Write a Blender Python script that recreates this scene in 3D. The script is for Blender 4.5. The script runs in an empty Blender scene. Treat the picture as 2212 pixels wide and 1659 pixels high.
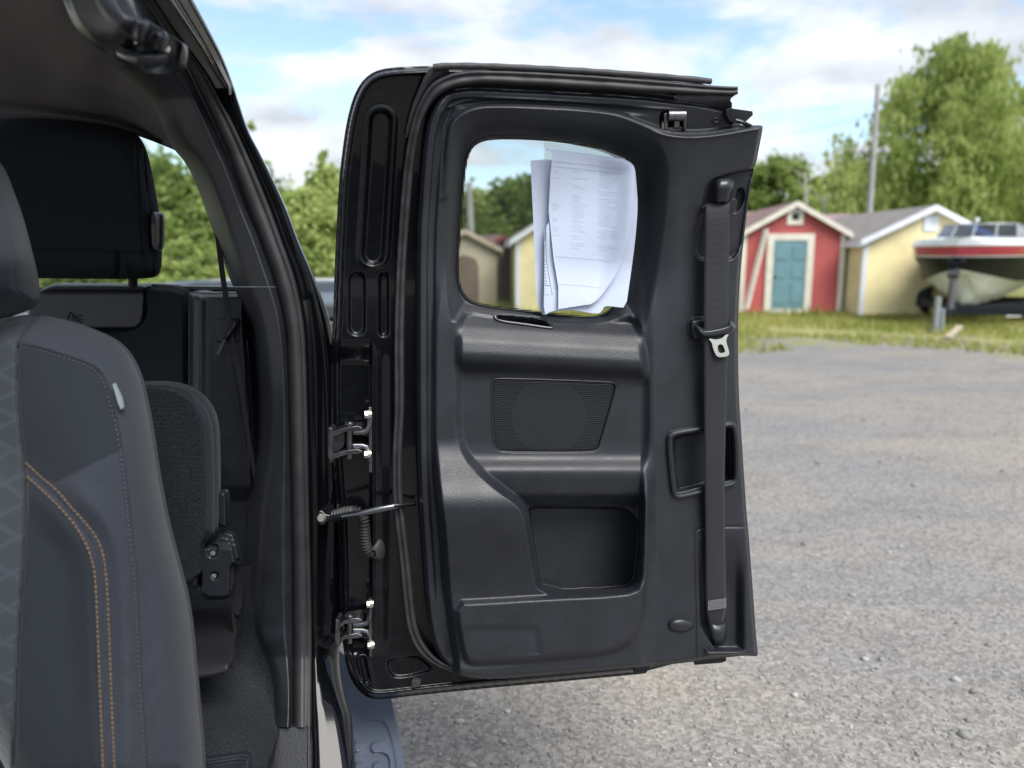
import bpy, bmesh, math, random
import numpy as np
from mathutils import Vector, Matrix, noise as mnoise
R = math.radians
random.seed(7); RNG = np.random.default_rng(7)
C = bpy.context.scene.collection
SC = bpy.context.scene

# ---------------------------------------------------------------- camera
PITCH, F, CX, CY, H = R(9.6), 1610.0, 1106.0, 829.5, 1.38     # F, CX, CY in the units all outlines below are measured in
cam_d = bpy.data.cameras.new('camera'); cam = bpy.data.objects.new('camera', cam_d); C.objects.link(cam)
cam.location = (0, 0, H); cam.rotation_euler = (math.pi/2 - PITCH, 0, 0)
cam_d.sensor_width = 36; cam_d.lens = F/2212*36; cam_d.clip_start = .02; cam_d.clip_end = 2000
cam_d.dof.use_dof = True; cam_d.dof.focus_distance = 1.42; cam_d.dof.aperture_fstop = 2.5
SC.camera = cam
# ---------------------------------------------------------------- world, sun, exposure
SUN_EL, SUN_AZ = R(53), R(146)          # azimuth clockwise from +Y (the way the camera looks): the sun stands to the right, a little behind
w = bpy.data.worlds.new('World'); SC.world = w; w.use_nodes = True
nt = w.node_tree; N = nt.nodes; L = nt.links; N.clear()
def wn(t, **k):
    n = N.new(t)
    for a, b in k.items(): setattr(n, a, b)
    return n
out = wn('ShaderNodeOutputWorld'); bg = wn('ShaderNodeBackground'); L.new(bg.outputs[0], out.inputs[0])
sky = wn('ShaderNodeTexSky', sky_type='NISHITA', sun_disc=False, sun_elevation=SUN_EL, sun_rotation=SUN_AZ, air_density=1.0, dust_density=.6)
bg.inputs[1].default_value = 0.10
tc = wn('ShaderNodeTexCoord'); sep = wn('ShaderNodeSeparateXYZ'); L.new(tc.outputs['Generated'], sep.inputs[0])
def wm(op, a, b=None, clamp=False):
    n = wn('ShaderNodeMath', operation=op, use_clamp=clamp)
    for i, v in enumerate((a, b)):
        if v is None: continue
        if isinstance(v, (int, float)): n.inputs[i].default_value = v
        else: L.new(v, n.inputs[i])
    return n.outputs[0]
zz = wm('ADD', wm('MAXIMUM', sep.outputs[2], 0.0), 0.16)
cmb = wn('ShaderNodeCombineXYZ'); L.new(wm('DIVIDE', sep.outputs[0], zz), cmb.inputs[0]); L.new(wm('DIVIDE', sep.outputs[1], zz), cmb.inputs[1])
cmb.inputs[2].default_value = 17.9
nz = wn('ShaderNodeTexNoise'); nz.inputs['Scale'].default_value = .95; nz.inputs['Detail'].default_value = 7; nz.inputs['Roughness'].default_value = .6
nz.inputs['Distortion'].default_value = .25
L.new(cmb.outputs[0], nz.inputs['Vector'])
nz2 = wn('ShaderNodeTexNoise'); nz2.inputs['Scale'].default_value = 2.3; nz2.inputs['Detail'].default_value = 5; L.new(cmb.outputs[0], nz2.inputs['Vector'])
mr = wn('ShaderNodeMapRange', interpolation_type='SMOOTHSTEP'); L.new(nz.outputs['Fac'], mr.inputs[0])
mr.inputs[1].default_value = .41; mr.inputs[2].default_value = .535
cr = wn('ShaderNodeMapRange'); L.new(nz2.outputs['Fac'], cr.inputs[0]); cr.inputs[1].default_value = .35; cr.inputs[2].default_value = .65; cr.inputs[3].default_value = 2.6; cr.inputs[4].default_value = 4.3
cc = wn('ShaderNodeCombineColor')
L.new(cr.outputs[0], cc.inputs[0]); L.new(wm('MULTIPLY', cr.outputs[0], 1.04), cc.inputs[1]); L.new(wm('MULTIPLY', cr.outputs[0], 1.10), cc.inputs[2])
gain = wn('ShaderNodeVectorMath', operation='SCALE'); L.new(sky.outputs[0], gain.inputs[0]); gain.inputs['Scale'].default_value = .95
mx = wn('ShaderNodeMix', data_type='RGBA'); L.new(wm('MULTIPLY', mr.outputs[0], .93), mx.inputs[0]); L.new(gain.outputs[0], mx.inputs[6]); L.new(cc.outputs[0], mx.inputs[7])
L.new(mx.outputs[2], bg.inputs[0])
sd_ = bpy.data.lights.new('sun', 'SUN'); sun = bpy.data.objects.new('sun', sd_); C.objects.link(sun)
sd_.energy = 1.9; sd_.angle = R(36); sd_.color = (1, .965, .91)
sv = Vector((math.sin(SUN_AZ)*math.cos(SUN_EL), math.cos(SUN_AZ)*math.cos(SUN_EL), math.sin(SUN_EL)))
sun.rotation_euler = sv.to_track_quat('Z', 'Y').to_euler(); sun.location = (6, -4, 9)
SC.view_settings.view_transform = 'Standard'; SC.view_settings.look = 'None'; SC.view_settings.gamma = 1
SC.view_settings.exposure = 1.42
SC.render.engine = 'CYCLES'; SC.cycles.use_denoising = True; SC.cycles.max_bounces = 8; SC.cycles.transparent_max_bounces = 12
SC.cycles.caustics_reflective = False; SC.cycles.caustics_refractive = False; SC.cycles.sample_clamp_indirect = 6

# ---------------------------------------------------------------- geometry helpers
cP, sP = math.cos(PITCH), math.sin(PITCH)
def ray(px, py):
    px = np.asarray(px, float); py = np.asarray(py, float)
    u = (px-CX)/F; v = (CY-py)/F
    return u, cP+v*sP, -sP+v*cP
def at(px, py, Y):
    x, y, z = ray(px, py); t = np.asarray(Y, float)/y
    return np.stack([x*t, y*t, z*t+H], -1)
def V(px, py, Y): return Vector(at(px, py, Y))
def ground(px, py, z=0):
    x, y, zz = ray(px, py); t = (z-H)/zz
    return float(x*t), float(y*t)
def ss(a, b, x):
    t = np.clip((np.asarray(x, float)-a)/(b-a), 0, 1); return t*t*(3-2*t)
def sdf(poly, px, py):                     # signed distance to an outline, positive inside
    p = np.asarray(poly, float); x = np.asarray(px, float); y = np.asarray(py, float)
    best = np.full(x.shape, 1e18); ins = np.zeros(x.shape, bool); n = len(p)
    for i in range(n):
        a = p[i]; b = p[(i+1) % n]; d = b-a; l2 = max(d@d, 1e-9)
        t = np.clip(((x-a[0])*d[0]+(y-a[1])*d[1])/l2, 0, 1)
        best = np.minimum(best, (x-a[0]-t*d[0])**2+(y-a[1]-t*d[1])**2)
        if a[1] != b[1]:
            c = (a[1] > y) != (b[1] > y)
            ins ^= c & (x < (b[0]-a[0])*(y-a[1])/(b[1]-a[1])+a[0])
    return np.where(ins, 1, -1)*np.sqrt(best)
def pdist(line, px, py):
    p = np.asarray(line, float); x = np.asarray(px, float); y = np.asarray(py, float); best = np.full(x.shape, 1e18)
    for a, b in zip(p[:-1], p[1:]):
        d = b-a; l2 = max(d@d, 1e-9); t = np.clip(((x-a[0])*d[0]+(y-a[1])*d[1])/l2, 0, 1)
        best = np.minimum(best, (x-a[0]-t*d[0])**2+(y-a[1]-t*d[1])**2)
    return np.sqrt(best)
def nearest(polys, x, y):
    bd = np.full(x.shape, 1e18); bx = x.copy(); by = y.copy()
    for poly in polys:
        p = np.asarray(poly, float); n = len(p)
        for i in range(n):
            a = p[i]; b = p[(i+1) % n]; d = b-a; l2 = max(d@d, 1e-9)
            t = np.clip(((x-a[0])*d[0]+(y-a[1])*d[1])/l2, 0, 1); qx = a[0]+t*d[0]; qy = a[1]+t*d[1]
            dd = (x-qx)**2+(y-qy)**2; m = dd < bd
            bd = np.where(m, dd, bd); bx = np.where(m, qx, bx); by = np.where(m, qy, by)
    return bx, by, np.sqrt(bd)
def chaikin(p, k=2, closed=True):
    p = np.asarray(p, float)
    for _ in range(k):
        if closed:
            q = np.roll(p, -1, 0); p = np.stack([.75*p+.25*q, .25*p+.75*q], 1).reshape(-1, p.shape[1])
        else:
            m = np.stack([.75*p[:-1]+.25*p[1:], .25*p[:-1]+.75*p[1:]], 1).reshape(-1, p.shape[1]); p = np.vstack([p[:1], m, p[-1:]])
    return p
def resample(p, n, closed=False):
    p = np.asarray(p, float)
    if closed: p = np.vstack([p, p[:1]])
    s = np.r_[0, np.cumsum(np.linalg.norm(np.diff(p, axis=0), axis=1))]; t = np.linspace(0, s[-1], n+1 if closed else n)
    q = np.stack([np.interp(t, s, p[:, k]) for k in range(p.shape[1])], 1)
    return q[:-1] if closed else q
def tps(ctrl):
    c = np.asarray(ctrl, float); xy = c[:, :2]/500; n = len(c)
    def U(r2): return np.where(r2 > 1e-12, r2*np.log(np.maximum(r2, 1e-12)), 0)*.5
    K = U(((xy[:, None]-xy[None])**2).sum(-1))+np.eye(n)*1e-3; Pm = np.c_[np.ones(n), xy]
    A = np.zeros((n+3, n+3)); A[:n, :n] = K; A[:n, n:] = Pm; A[n:, :n] = Pm.T
    s = np.linalg.solve(A, np.r_[1/c[:, 2], 0, 0, 0])
    def f(px, py, X=None, Z=None):
        q = np.stack([np.asarray(px, float).ravel(), np.asarray(py, float).ravel()], 1)/500
        v = U(((q[:, None]-xy[None])**2).sum(-1))@s[:n]+s[n]+q@s[n+1:]
        return (1/v).reshape(np.shape(px))
    return f
def door_depth(px, py, X, Z):              # the open door: swung a little past square, its upper half leaning in
    return 1.385+.2*X-.75*np.clip(Z+.05, 0, 1)**2-.10*np.clip(-Z-.45, 0, 1)**2
def flat(Y0, kx=0, kz=0):
    return lambda px, py, X, Z: Y0+kx*X+kz*Z
def place(depth, px, py, h=0):
    rx, ry, rz = ray(px, py); h = np.asarray(h, float)+np.zeros(np.shape(px)); Y = np.full(np.shape(px), 1.4)
    for _ in range(8): Y = depth(px, py, rx/ry*Y, rz/ry*Y)-h
    return np.stack([rx/ry*Y, Y, rz/ry*Y+H], -1)
def D(px, py, h=0): return Vector(place(door_depth, np.array([px], float), np.array([py], float), h)[0])

MATS = {}
def link_obj(name, me, mat, parent=None, smooth=True):
    o = bpy.data.objects.new(name, me); C.objects.link(o)
    if mat is not None and not me.materials:
        for m in (mat if isinstance(mat, (list, tuple)) else [mat]): me.materials.append(MATS[m])
    if smooth: me.polygons.foreach_set('use_smooth', np.ones(len(me.polygons), bool))
    if parent is not None:
        o.parent = parent; o.matrix_parent_inverse = parent.matrix_world.inverted()
    return o
def mesh_np(name, verts, quads, mat, parent=None, smooth=True, midx=None):
    me = bpy.data.meshes.new(name); verts = np.asarray(verts, np.float32); quads = np.asarray(quads, np.int32)
    k = quads.shape[1]
    me.vertices.add(len(verts)); me.vertices.foreach_set('co', verts.ravel())
    me.loops.add(quads.size); me.loops.foreach_set('vertex_index', quads.ravel())
    me.polygons.add(len(quads)); me.polygons.foreach_set('loop_start', np.arange(0, quads.size, k, dtype=np.int32))
    if midx is not None: me.polygons.foreach_set('material_index', np.asarray(midx, np.int32))
    me.update(calc_edges=True); me.validate()
    return link_obj(name, me, mat, parent, smooth)
def panel(name, outline, depth, mat, parent=None, h=None, holes=(), step=3.0, thick=.01, back=True, clip=None):
    """A moulded sheet: an outline filled with a fine grid, pressed to its relief h (metres), with real thickness behind."""
    outline = np.asarray(outline, float); x0, y0 = outline.min(0)-step; x1, y1 = outline.max(0)+step
    nx = int((x1-x0)/step)+2; ny = int((y1-y0)/step)+2
    gx, gy = np.meshgrid(x0+np.arange(nx)*step, y0+np.arange(ny)*step)
    cx = gx[:-1, :-1]+step/2; cy = gy[:-1, :-1]+step/2
    keep = sdf(outline, cx, cy) > 0
    for hl in holes: keep &= sdf(hl, cx, cy) < 0
    idx = np.arange(nx*ny).reshape(ny, nx)
    q = np.stack([idx[:-1, :-1], idx[1:, :-1], idx[1:, 1:], idx[:-1, 1:]], -1)[keep]
    used, inv = np.unique(q, return_inverse=True); q = inv.reshape(-1, 4)
    px = gx.ravel()[used].copy(); py = gy.ravel()[used].copy()
    e = np.concatenate([q[:, [0, 1]], q[:, [1, 2]], q[:, [2, 3]], q[:, [3, 0]]]); key = np.sort(e, 1)
    uq, ui, cnt = np.unique(key, axis=0, return_index=True, return_counts=True)
    be = e[ui[cnt == 1]]; bv = np.unique(be)
    bx, by, bd = nearest([outline]+list(holes), px[bv], py[bv]); m = bd < step*1.6
    px[bv[m]] = bx[m]; py[bv[m]] = by[m]
    hh = h(px, py) if callable(h) else (0 if h is None else h)
    co = place(depth, px, py, hh); n = len(co); verts = [co]; faces = [q]
    if thick:
        mp = -np.ones(n, int); mp[bv] = np.arange(len(bv)); off = np.array([0, thick, 0])
        verts += [co[bv], co[bv]+off]; a = n; b = n+len(bv)
        faces.append(np.stack([a+mp[be[:, 1]], a+mp[be[:, 0]], b+mp[be[:, 0]], b+mp[be[:, 1]]], 1))
        if back:
            k = n+2*len(bv); verts.append(co+off); faces.append(q[:, ::-1]+k)
    return mesh_np(name, np.vstack(verts), np.vstack(faces), mat, parent)
def loft(name, rows, mat, parent=None, closed=False, midx=None, smooth=True, flip=False):
    rows = np.asarray(rows, float); m, n = rows.shape[:2]; idx = np.arange(m*n).reshape(m, n)
    if closed: idx = np.concatenate([idx, idx[:, :1]], 1)
    q = np.stack([idx[:-1, :-1], idx[1:, :-1], idx[1:, 1:], idx[:-1, 1:]], -1).reshape(-1, 4)
    if flip: q = q[:, ::-1]
    mi = None if midx is None else np.repeat(midx, idx.shape[1]-1)
    return mesh_np(name, rows.reshape(-1, 3), q, mat, parent, smooth, mi)
class MB:
    """Collects boxes, bars, tubes and plates that belong to ONE part and links them as one mesh."""
    def __init__(s): s.v = []; s.f = []; s.m = []; s.cur = 0
    def add(s, vs, fs):
        k = len(s.v); s.v += [tuple(map(float, v)) for v in vs]; s.f += [tuple(i+k for i in f) for f in fs]; s.m += [s.cur]*len(fs); return s
    def box(s, lo, hi, M=None):
        x0, y0, z0 = lo; x1, y1, z1 = hi
        vs = [Vector(p) for p in ((x0,y0,z0),(x1,y0,z0),(x1,y1,z0),(x0,y1,z0),(x0,y0,z1),(x1,y0,z1),(x1,y1,z1),(x0,y1,z1))]
        if M is not None: vs = [M@v for v in vs]
        return s.add(vs, [(3,2,1,0),(4,5,6,7),(0,1,5,4),(1,2,6,5),(2,3,7,6),(3,0,4,7)])
    def bar(s, a, b, wx, wz, up=(0,0,1)):
        a = Vector(a); b = Vector(b); d = (b-a).normalized(); up = Vector(up)
        if abs(d.dot(up)) > .98: up = Vector((0,1,0))
        r = d.cross(up).normalized()*wx/2; u = r.normalized().cross(d)*wz/2
        vs = [a-r-u, a+r-u, a+r+u, a-r+u, b-r-u, b+r-u, b+r+u, b-r+u]
        return s.add(vs, [(0,3,2,1)[::-1],(4,5,6,7)[::-1],(0,1,5,4)[::-1],(1,2,6,5)[::-1],(2,3,7,6)[::-1],(3,0,4,7)[::-1]])
    def tube(s, pts, r, n=10, cap=True, flatten=None):
        pts = [Vector(p) for p in pts]; m = len(pts); rs = [r]*m if isinstance(r, (int, float)) else list(r); vs = []; fs = []
        t0 = (pts[1]-pts[0]).normalized(); ref = Vector((0,0,1)) if abs(t0.z) < .9 else Vector((0,1,0)); a = t0.cross(ref).normalized()
        for i, p in enumerate(pts):
            t = ((pts[min(i+1, m-1)]-pts[max(i-1, 0)])).normalized(); a = (a-t*a.dot(t)).normalized(); b = t.cross(a)
            for k in range(n):
                th = 2*math.pi*k/n; vs.append(p+(a*math.cos(th)+b*math.sin(th))*rs[i])
        for i in range(m-1):
            for k in range(n):
                fs.append((i*n+k, i*n+(k+1) % n, (i+1)*n+(k+1) % n, (i+1)*n+k))
        if cap: fs += [tuple(range(n))[::-1], tuple((m-1)*n+k for k in range(n))]
        return s.add(vs, fs)
    def cyl(s, a, b, r, n=16): return s.tube([a, b], r, n)
    def plate(s, poly, Y, thick, depth=None, h=0):      # an outline at its own distance, with thickness behind
        poly = np.asarray(poly, float)
        f = at(poly[:, 0], poly[:, 1], Y) if depth is None else place(depth, poly[:, 0], poly[:, 1], h)
        b = f+np.array([0, thick, 0]); n = len(poly)
        a2 = sum(poly[i, 0]*poly[(i+1) % n, 1]-poly[(i+1) % n, 0]*poly[i, 1] for i in range(n))
        fs = [tuple(range(n)), tuple(range(2*n-1, n-1, -1))]+[(i, i+n, (i+1) % n+n, (i+1) % n) for i in range(n)]
        if a2 > 0: fs = [t[::-1] for t in fs]
        return s.add(list(f)+list(b), fs)
    def build(s, name, mat, parent=None, smooth=False, bevel=0, seg=2):
        me = bpy.data.meshes.new(name); me.from_pydata(s.v, [], s.f); me.polygons.foreach_set('material_index', s.m); me.update()
        bm = bmesh.new(); bm.from_mesh(me); bmesh.ops.recalc_face_normals(bm, faces=bm.faces); bm.to_mesh(me); bm.free()
        o = link_obj(name, me, mat, parent, smooth)
        if bevel:
            b = o.modifiers.new('bevel', 'BEVEL'); b.width = bevel; b.segments = seg; b.limit_method = 'ANGLE'; b.angle_limit = R(35)
            me.polygons.foreach_set('use_smooth', np.ones(len(me.polygons), bool)); b.harden_normals = True
        elif smooth:
            try: me.set_sharp_from_angle(angle=R(40))
            except Exception: pass
        return o
def tag(o, label, cat, group=None, kind=None):
    if label: o['label'] = label
    if cat: o['category'] = cat
    if group: o['group'] = group
    if kind: o['kind'] = kind
    return o
def thing(name, label, cat, loc, rotz=0, group=None):
    o = bpy.data.objects.new(name, None); C.objects.link(o); o.location = loc; o.rotation_euler = (0, 0, rotz); o.empty_display_size = .1
    bpy.context.view_layer.update(); return tag(o, label, cat, group)

# ---------------------------------------------------------------- materials
def mat(name, col, rough=.5, spec=.5, metal=0, coat=0, bump=None, vary=None, coat_rough=.03, sheen=0, rvary=0, dust=None):
    m = bpy.data.materials.new(name); m.use_nodes = True; t = m.node_tree; b = t.nodes['Principled BSDF']
    b.inputs['Base Color'].default_value = (*col, 1); b.inputs['Roughness'].default_value = rough; b.inputs['Metallic'].default_value = metal
    b.inputs['Specular IOR Level'].default_value = spec; b.inputs['Coat Weight'].default_value = coat; b.inputs['Coat Roughness'].default_value = coat_rough
    if sheen: b.inputs['Sheen Weight'].default_value = sheen; b.inputs['Sheen Roughness'].default_value = .4
    co = t.nodes.new('ShaderNodeTexCoord')
    if bump:
        sc, st, dist = bump; nz = t.nodes.new('ShaderNodeTexNoise'); nz.inputs['Scale'].default_value = sc; nz.inputs['Detail'].default_value = 3
        t.links.new(co.outputs['Object'], nz.inputs['Vector']); bp = t.nodes.new('ShaderNodeBump'); bp.inputs['Strength'].default_value = st; bp.inputs['Distance'].default_value = dist
        t.links.new(nz.outputs['Fac'], bp.inputs['Height']); t.links.new(bp.outputs[0], b.inputs['Normal'])
    if vary:
        sc, lo, hi = vary; nz = t.nodes.new('ShaderNodeTexNoise'); nz.inputs['Scale'].default_value = sc; nz.inputs['Detail'].default_value = 6; nz.inputs['Roughness'].default_value = .6
        t.links.new(co.outputs['Object'], nz.inputs['Vector']); rp = t.nodes.new('ShaderNodeMapRange')
        rp.inputs[1].default_value = .3; rp.inputs[2].default_value = .7; rp.inputs[3].default_value = lo; rp.inputs[4].default_value = hi
        t.links.new(nz.outputs['Fac'], rp.inputs[0]); mu = t.nodes.new('ShaderNodeVectorMath'); mu.operation = 'SCALE'; mu.inputs[0].default_value = col
        t.links.new(rp.outputs[0], mu.inputs['Scale']); t.links.new(mu.outputs[0], b.inputs['Base Color'])
        if rvary:
            r2 = t.nodes.new('ShaderNodeMapRange'); r2.inputs[1].default_value = .3; r2.inputs[2].default_value = .7
            r2.inputs[3].default_value = rough-rvary; r2.inputs[4].default_value = rough+rvary
            t.links.new(nz.outputs['Fac'], r2.inputs[0]); t.links.new(r2.outputs[0], b.inputs['Roughness'])
    if dust:
        sc, thr, dc = dust; nz = t.nodes.new('ShaderNodeTexNoise'); nz.inputs['Scale'].default_value = sc; nz.inputs['Detail'].default_value = 9; nz.inputs['Roughness'].default_value = .7
        t.links.new(co.outputs['Object'], nz.inputs['Vector']); rp = t.nodes.new('ShaderNodeMapRange'); rp.inputs[1].default_value = thr; rp.inputs[2].default_value = thr+.06
        t.links.new(nz.outputs['Fac'], rp.inputs[0]); mx = t.nodes.new('ShaderNodeMix'); mx.data_type = 'RGBA'; t.links.new(rp.outputs[0], mx.inputs[0]); mx.inputs[7].default_value = (*dc, 1); mx.inputs[6].default_value = (*col, 1)
        if b.inputs['Base Color'].links: t.links.new(b.inputs['Base Color'].links[0].from_socket, mx.inputs[6])
        t.links.new(mx.outputs[2], b.inputs['Base Color'])
    MATS[name] = m; return m
mat('paint', (.003, .0035, .005), .22, .2, coat=.38, coat_rough=.02, vary=(60, .6, 1.6), dust=(420, .70, (.16, .15, .13)))
mat('paint_sill', (.003, .0035, .005), .12, .22, coat=.18, coat_rough=.02, dust=(420, .70, (.16, .15, .13)))
mat('trim', (.0132, .0150, .0200), .44, .52, bump=(420, .55, .0010), vary=(18, .82, 1.2), rvary=.06, dust=(55, .675, (.045, .046, .05)))
mat('trim_smooth', (.014, .0155, .020), .34, .55, bump=(300, .08, .0004))
mat('pocket', (.016, .018, .021), .6, .4, bump=(420, .3, .0005))
mat('rubber', (.028, .028, .030), .55, .45, vary=(25, .7, 1.3), bump=(90, .25, .0015))
mat('rubber_black', (.006, .006, .007), .35, .4)
mat('grille', (.02, .02, .022), .5, .4)
mat('cone', (.008, .0085, .009), .6, .3)
mat('webbing', (.022, .022, .024), .75, .3)
mat('chrome', (.62, .62, .60), .22, .5, metal=1)
mat('bolt', (.62, .62, .55), .35, .5, metal=1)
mat('dark_metal', (.13, .13, .14), .24, .5, metal=.9, vary=(60, .6, 1.5))
mat('belt_plastic', (.017, .019, .024), .3, .5)
mat('paper', (.52, .575, .70), .7, .2, bump=(18, .35, .004))
mat('headliner', (.15, .138, .138), .95, .1, bump=(900, .25, .0006), vary=(8, .92, 1.08))
mat('seat', (.031, .035, .045), .92, .12, bump=(900, .8, .0010), vary=(700, .75, 1.28), sheen=.1)
mat('seat_dark', (.0185, .022, .028), .92, .12, bump=(900, .8, .0010), vary=(700, .75, 1.28), sheen=.08)
mat('seat_black', (.010, .012, .016), .9, .2, bump=(1100, .3, .0006))
mat('pile', (.016, .018, .022), 1, .1, bump=(420, 1.0, .004), vary=(380, .4, 2.2))
mat('carpet', (.022, .024, .029), 1, .1, bump=(350, 1.0, .004), vary=(300, .5, 1.9))
mat('thread', (.15, .105, .068), .7, .3)
mat('thread_grey', (.05, .057, .07), .7, .3)
mat('thread_white', (.20, .20, .20), .7, .3)
mat('care_tag', (.16, .19, .20), .8, .2)
mat('step_plastic', (.075, .09, .125), .55, .4, bump=(500, .2, .0005))
mat('hole_shade_black', (.003,.003,.0035), .8, .2)
mat('bed_cover', (.085, .10, .12), .45, .4, vary=(12, .85, 1.15))
mat('frame_dark', (.012, .012, .014), .5, .4)
mat('grey_rail', (.17, .165, .155), .5, .5, vary=(30, .8, 1.2))
# ================================================================ the truck
truck = thing('pickup_truck', 'black extended cab pickup truck with its rear half door swung wide open', 'truck', (-1.2, 1.2, 0))

# ---------------------------------------------------------------- rear door: painted shell
SHELL = chaikin([(911,142.5),(983,140),(1206,150),(1376,158),(1530,176),(1572,230),(1596,300),(1590,560),(1582,740),(1588,1050),(1600,1400),(1396,1448),(1395,1455),
  (1300,1464),(1150,1478),(1039,1488),(961,1496),(886,1504),(840,1510),(812,1511),(795,1507),(778,1496),(761,1474),(749,1444),(741,1399),(737,1350),(733,1290),(733,1200),(728,1100),
  (720,1000),(715,900),(715,760),(719,698),(722,598),(725,523),(732,395),(738.5,333),(748.5,263),(761,215),(778,180),(798,160),(823,149),(861,144.5)], 1)
def capsule(a, b, r, px, py): return r-pdist([np.array(a, float), np.array(b, float)], px, py)
POCKET_EMB = chaikin([(832,1432),(842,1421),(890,1416),(905,1415),(938,1443),(930,1452),(870,1466),(842,1462)], 2)
def shell_h(px, py):
    s = sdf(SHELL, px, py)
    h = -.022*(1-ss(4, 10, s))+.003*np.exp(-((s-3)/2.)**2)
    h += .004*ss(10, 14, s)-.008*ss(15, 20, s)
    left = ss(730, 790, py)*(1-ss(1370, 1420, py))
    h -= .034*left*(1-ss(799, 806, px))
    h -= .010*left*ss(806, 812, px)*(1-ss(820, 848, px))*.4
    slot = capsule((823,262), (806,548), 25, px, py); h += .003*ss(-14, -4, slot)*(1-ss(-2, 2, slot))-.010*ss(-1, 9, slot)
    for a, b, r in (((771,606),(771,706),19.5), ((829,600),(829,716),12)):
        c = capsule(a, b, r, px, py); h -= .009*ss(-1, 7, c)
    c = capsule((783,1424), (793,1470), 13, px, py); h += .006*ss(-3, 5, c)-.012*ss(3, 9, c)
    e = sdf(POCKET_EMB, px, py); h -= .008*ss(-1, 7, e)
    h += .006*ss(690, 700, py)*(1-ss(1180, 1190, py))*ss(824, 832, px)*(1-ss(900, 920, px))*0
    return h
HOLE_S = [(975,215),(1340,230),(1500,300),(1530,600),(1530,1000),(1540,1380),(1300,1400),(1040,1420),(975,1380),(950,1100),(942,800),(942,520),(952,300)]
door = panel('rear_door', SHELL, door_depth, 'paint', truck, shell_h, [HOLE_S], step=2.2, thick=.05)
tag(door, 'black painted rear half door standing open with grey inner panel', None)

# ---------------------------------------------------------------- rear door: moulded inner panel
OUT = chaikin([(966,195),(1018,189),(1100,193),(1206,198),(1377,208),(1459,218),(1513,224),(1568,236),(1572,248),(1585,262),(1606,272),(1631,270.5),(1645,270.5),(1648.5,274),(1641,313),
  (1633,354),(1627,364),(1616,435),(1609,500),(1601,567),(1595,657),(1594,743),(1596,855),(1601,930),(1609,1054),(1613,1110),(1618,1161),(1627.5,1292),(1634,1385),(1638,1414),(1634,1418),
  (1610,1416),(1560,1421),(1511,1427),(1503,1429),(1405,1440),(1295,1449),(1170,1460),(1100,1466),(1045,1467),(1000,1462),(970,1445),(945,1415),(932,1380),(921,1312),(913.5,1187),
  (906,1087),(901,937),(901,723),(901,523),(908.5,408),(916,308),(926,258),(943.5,222)], 1)
GLASS = chaikin([(988,560),(991,510),(996,430),(1002,370),(1008,335),(1020,312),(1042,299),(1075,295.5),(1120,295.5),(1182,299),(1245,307),(1295,319),(1330,333),(1352,350),(1364,378),(1367,415),(1362,500),(1350,580),(1337,640),(1324,668),
  (1306,681),(1282,688),(1220,684),(1120,671),(1040,661),(1012,651),(995,630),(987,598)], 1)
W_OUT = chaikin([(966,690),(963,520),(966,420),(972,340),(981,285),(1000,252),(1030,236),(1075,229),(1137,229),(1220,234),(1290,242),(1350,256),(1405,284),(1434,318),(1446,360),(1445,430),(1436,510),(1424,590),(1410,660),(1398,705),(1385,722),(1340,705),(1200,708),(1020,684),(985,700)], 2)
UPL = [(900,300),(930,262),(960,236),(1000,219),(1040,213),(1069,212.5),(1137,215),(1206,219),(1377,232),(1445,236),(1520,243),(1575,256),(1660,262)]
RIDGE = [(955,420),(966,283),(983,252),(1018,232),(1069,226),(1137,227),(1274,234),(1342,247),(1411,275),(1445,284),(1496,287.5),(1548,283),(1600,274),(1660,262)]
def cr_line(p, n=60): return chaikin(p, 3, False)
RIDGE_L = cr_line(RIDGE)
ABOVE = np.vstack([RIDGE_L, [(1700,100),(700,100),(700,430),(930,430)]])
COL = chaikin([(992,700),(992,808),(992,908),(998,960),(1027,1006),(1085,1056),(1120,1080),(1140,1105),(1150,1160),(1160,1222),(1171,1277),(1260,1274),(1345,1272),(1372,1262),(1380,1230),(1386,1100),(1391,1000),(1393,900),(1393,818),(1389,760),(1378,712),(1366,690),(1330,690),(1180,695),(1060,680),(1010,672)], 1)
PK = chaikin([(1141,1104),(1147,1096),(1160,1094),(1250,1095),(1340,1096),(1362,1104),(1377,1122),(1382,1145),(1377,1235),(1368,1260),(1350,1271),(1171,1277.5),(1160,1222)], 1)
LOW = chaikin([(974,1294),(1060,1290),(1168,1283),(1345,1275),(1380,1262),(1388,1215),(1392,1072),(1396,1072),(1402,1180),(1400,1290),(1392,1340),(1375,1385),(1340,1410),(1295,1420),(1170,1432),(1060,1440),(1015,1441),(996,1425),(986,1385)], 1)
RECT = chaikin([(960,1352),(1150,1350),(1162,1356),(1168,1370),(1174,1431),(960,1450)], 1)
BELTBOX = chaikin([(1505,1175),(1510,1165),(1640,1140),(1660,1142),(1660,1412),(1512,1412)], 1)
SEAM = cr_line([(1497,1450),(1504,1429),(1502,1300),(1499,1161),(1502,1148),(1512,1140),(1560,1138),(1640,1138)])
INSET = chaikin([(1640,360),(1600,368),(1566,377),(1540,387),(1526,403),(1519,435),(1508,480),(1501,520),(1500,545),(1506,558),(1520,564),(1597,565),(1609,470),(1622,372)], 2)
CUP = chaikin([(1586,430),(1592,408),(1604,404),(1610,418),(1606,440),(1594,458),(1580,462)], 2)
HANDLE = chaikin([(1440,949),(1446,934),(1470,928),(1519,921),(1560,914),(1579,911),(1590,917),(1595,960),(1596,1030),(1590,1046),(1560,1054),(1510,1066),(1470,1076),(1456,1074),(1450,1060)], 2)
HANDLE_IN = chaikin([(1452,956),(1458,942),(1519,931),(1572,923),(1582,930),(1585,1032),(1580,1036),(1520,1047),(1468,1062),(1460,1058)], 2)
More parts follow.
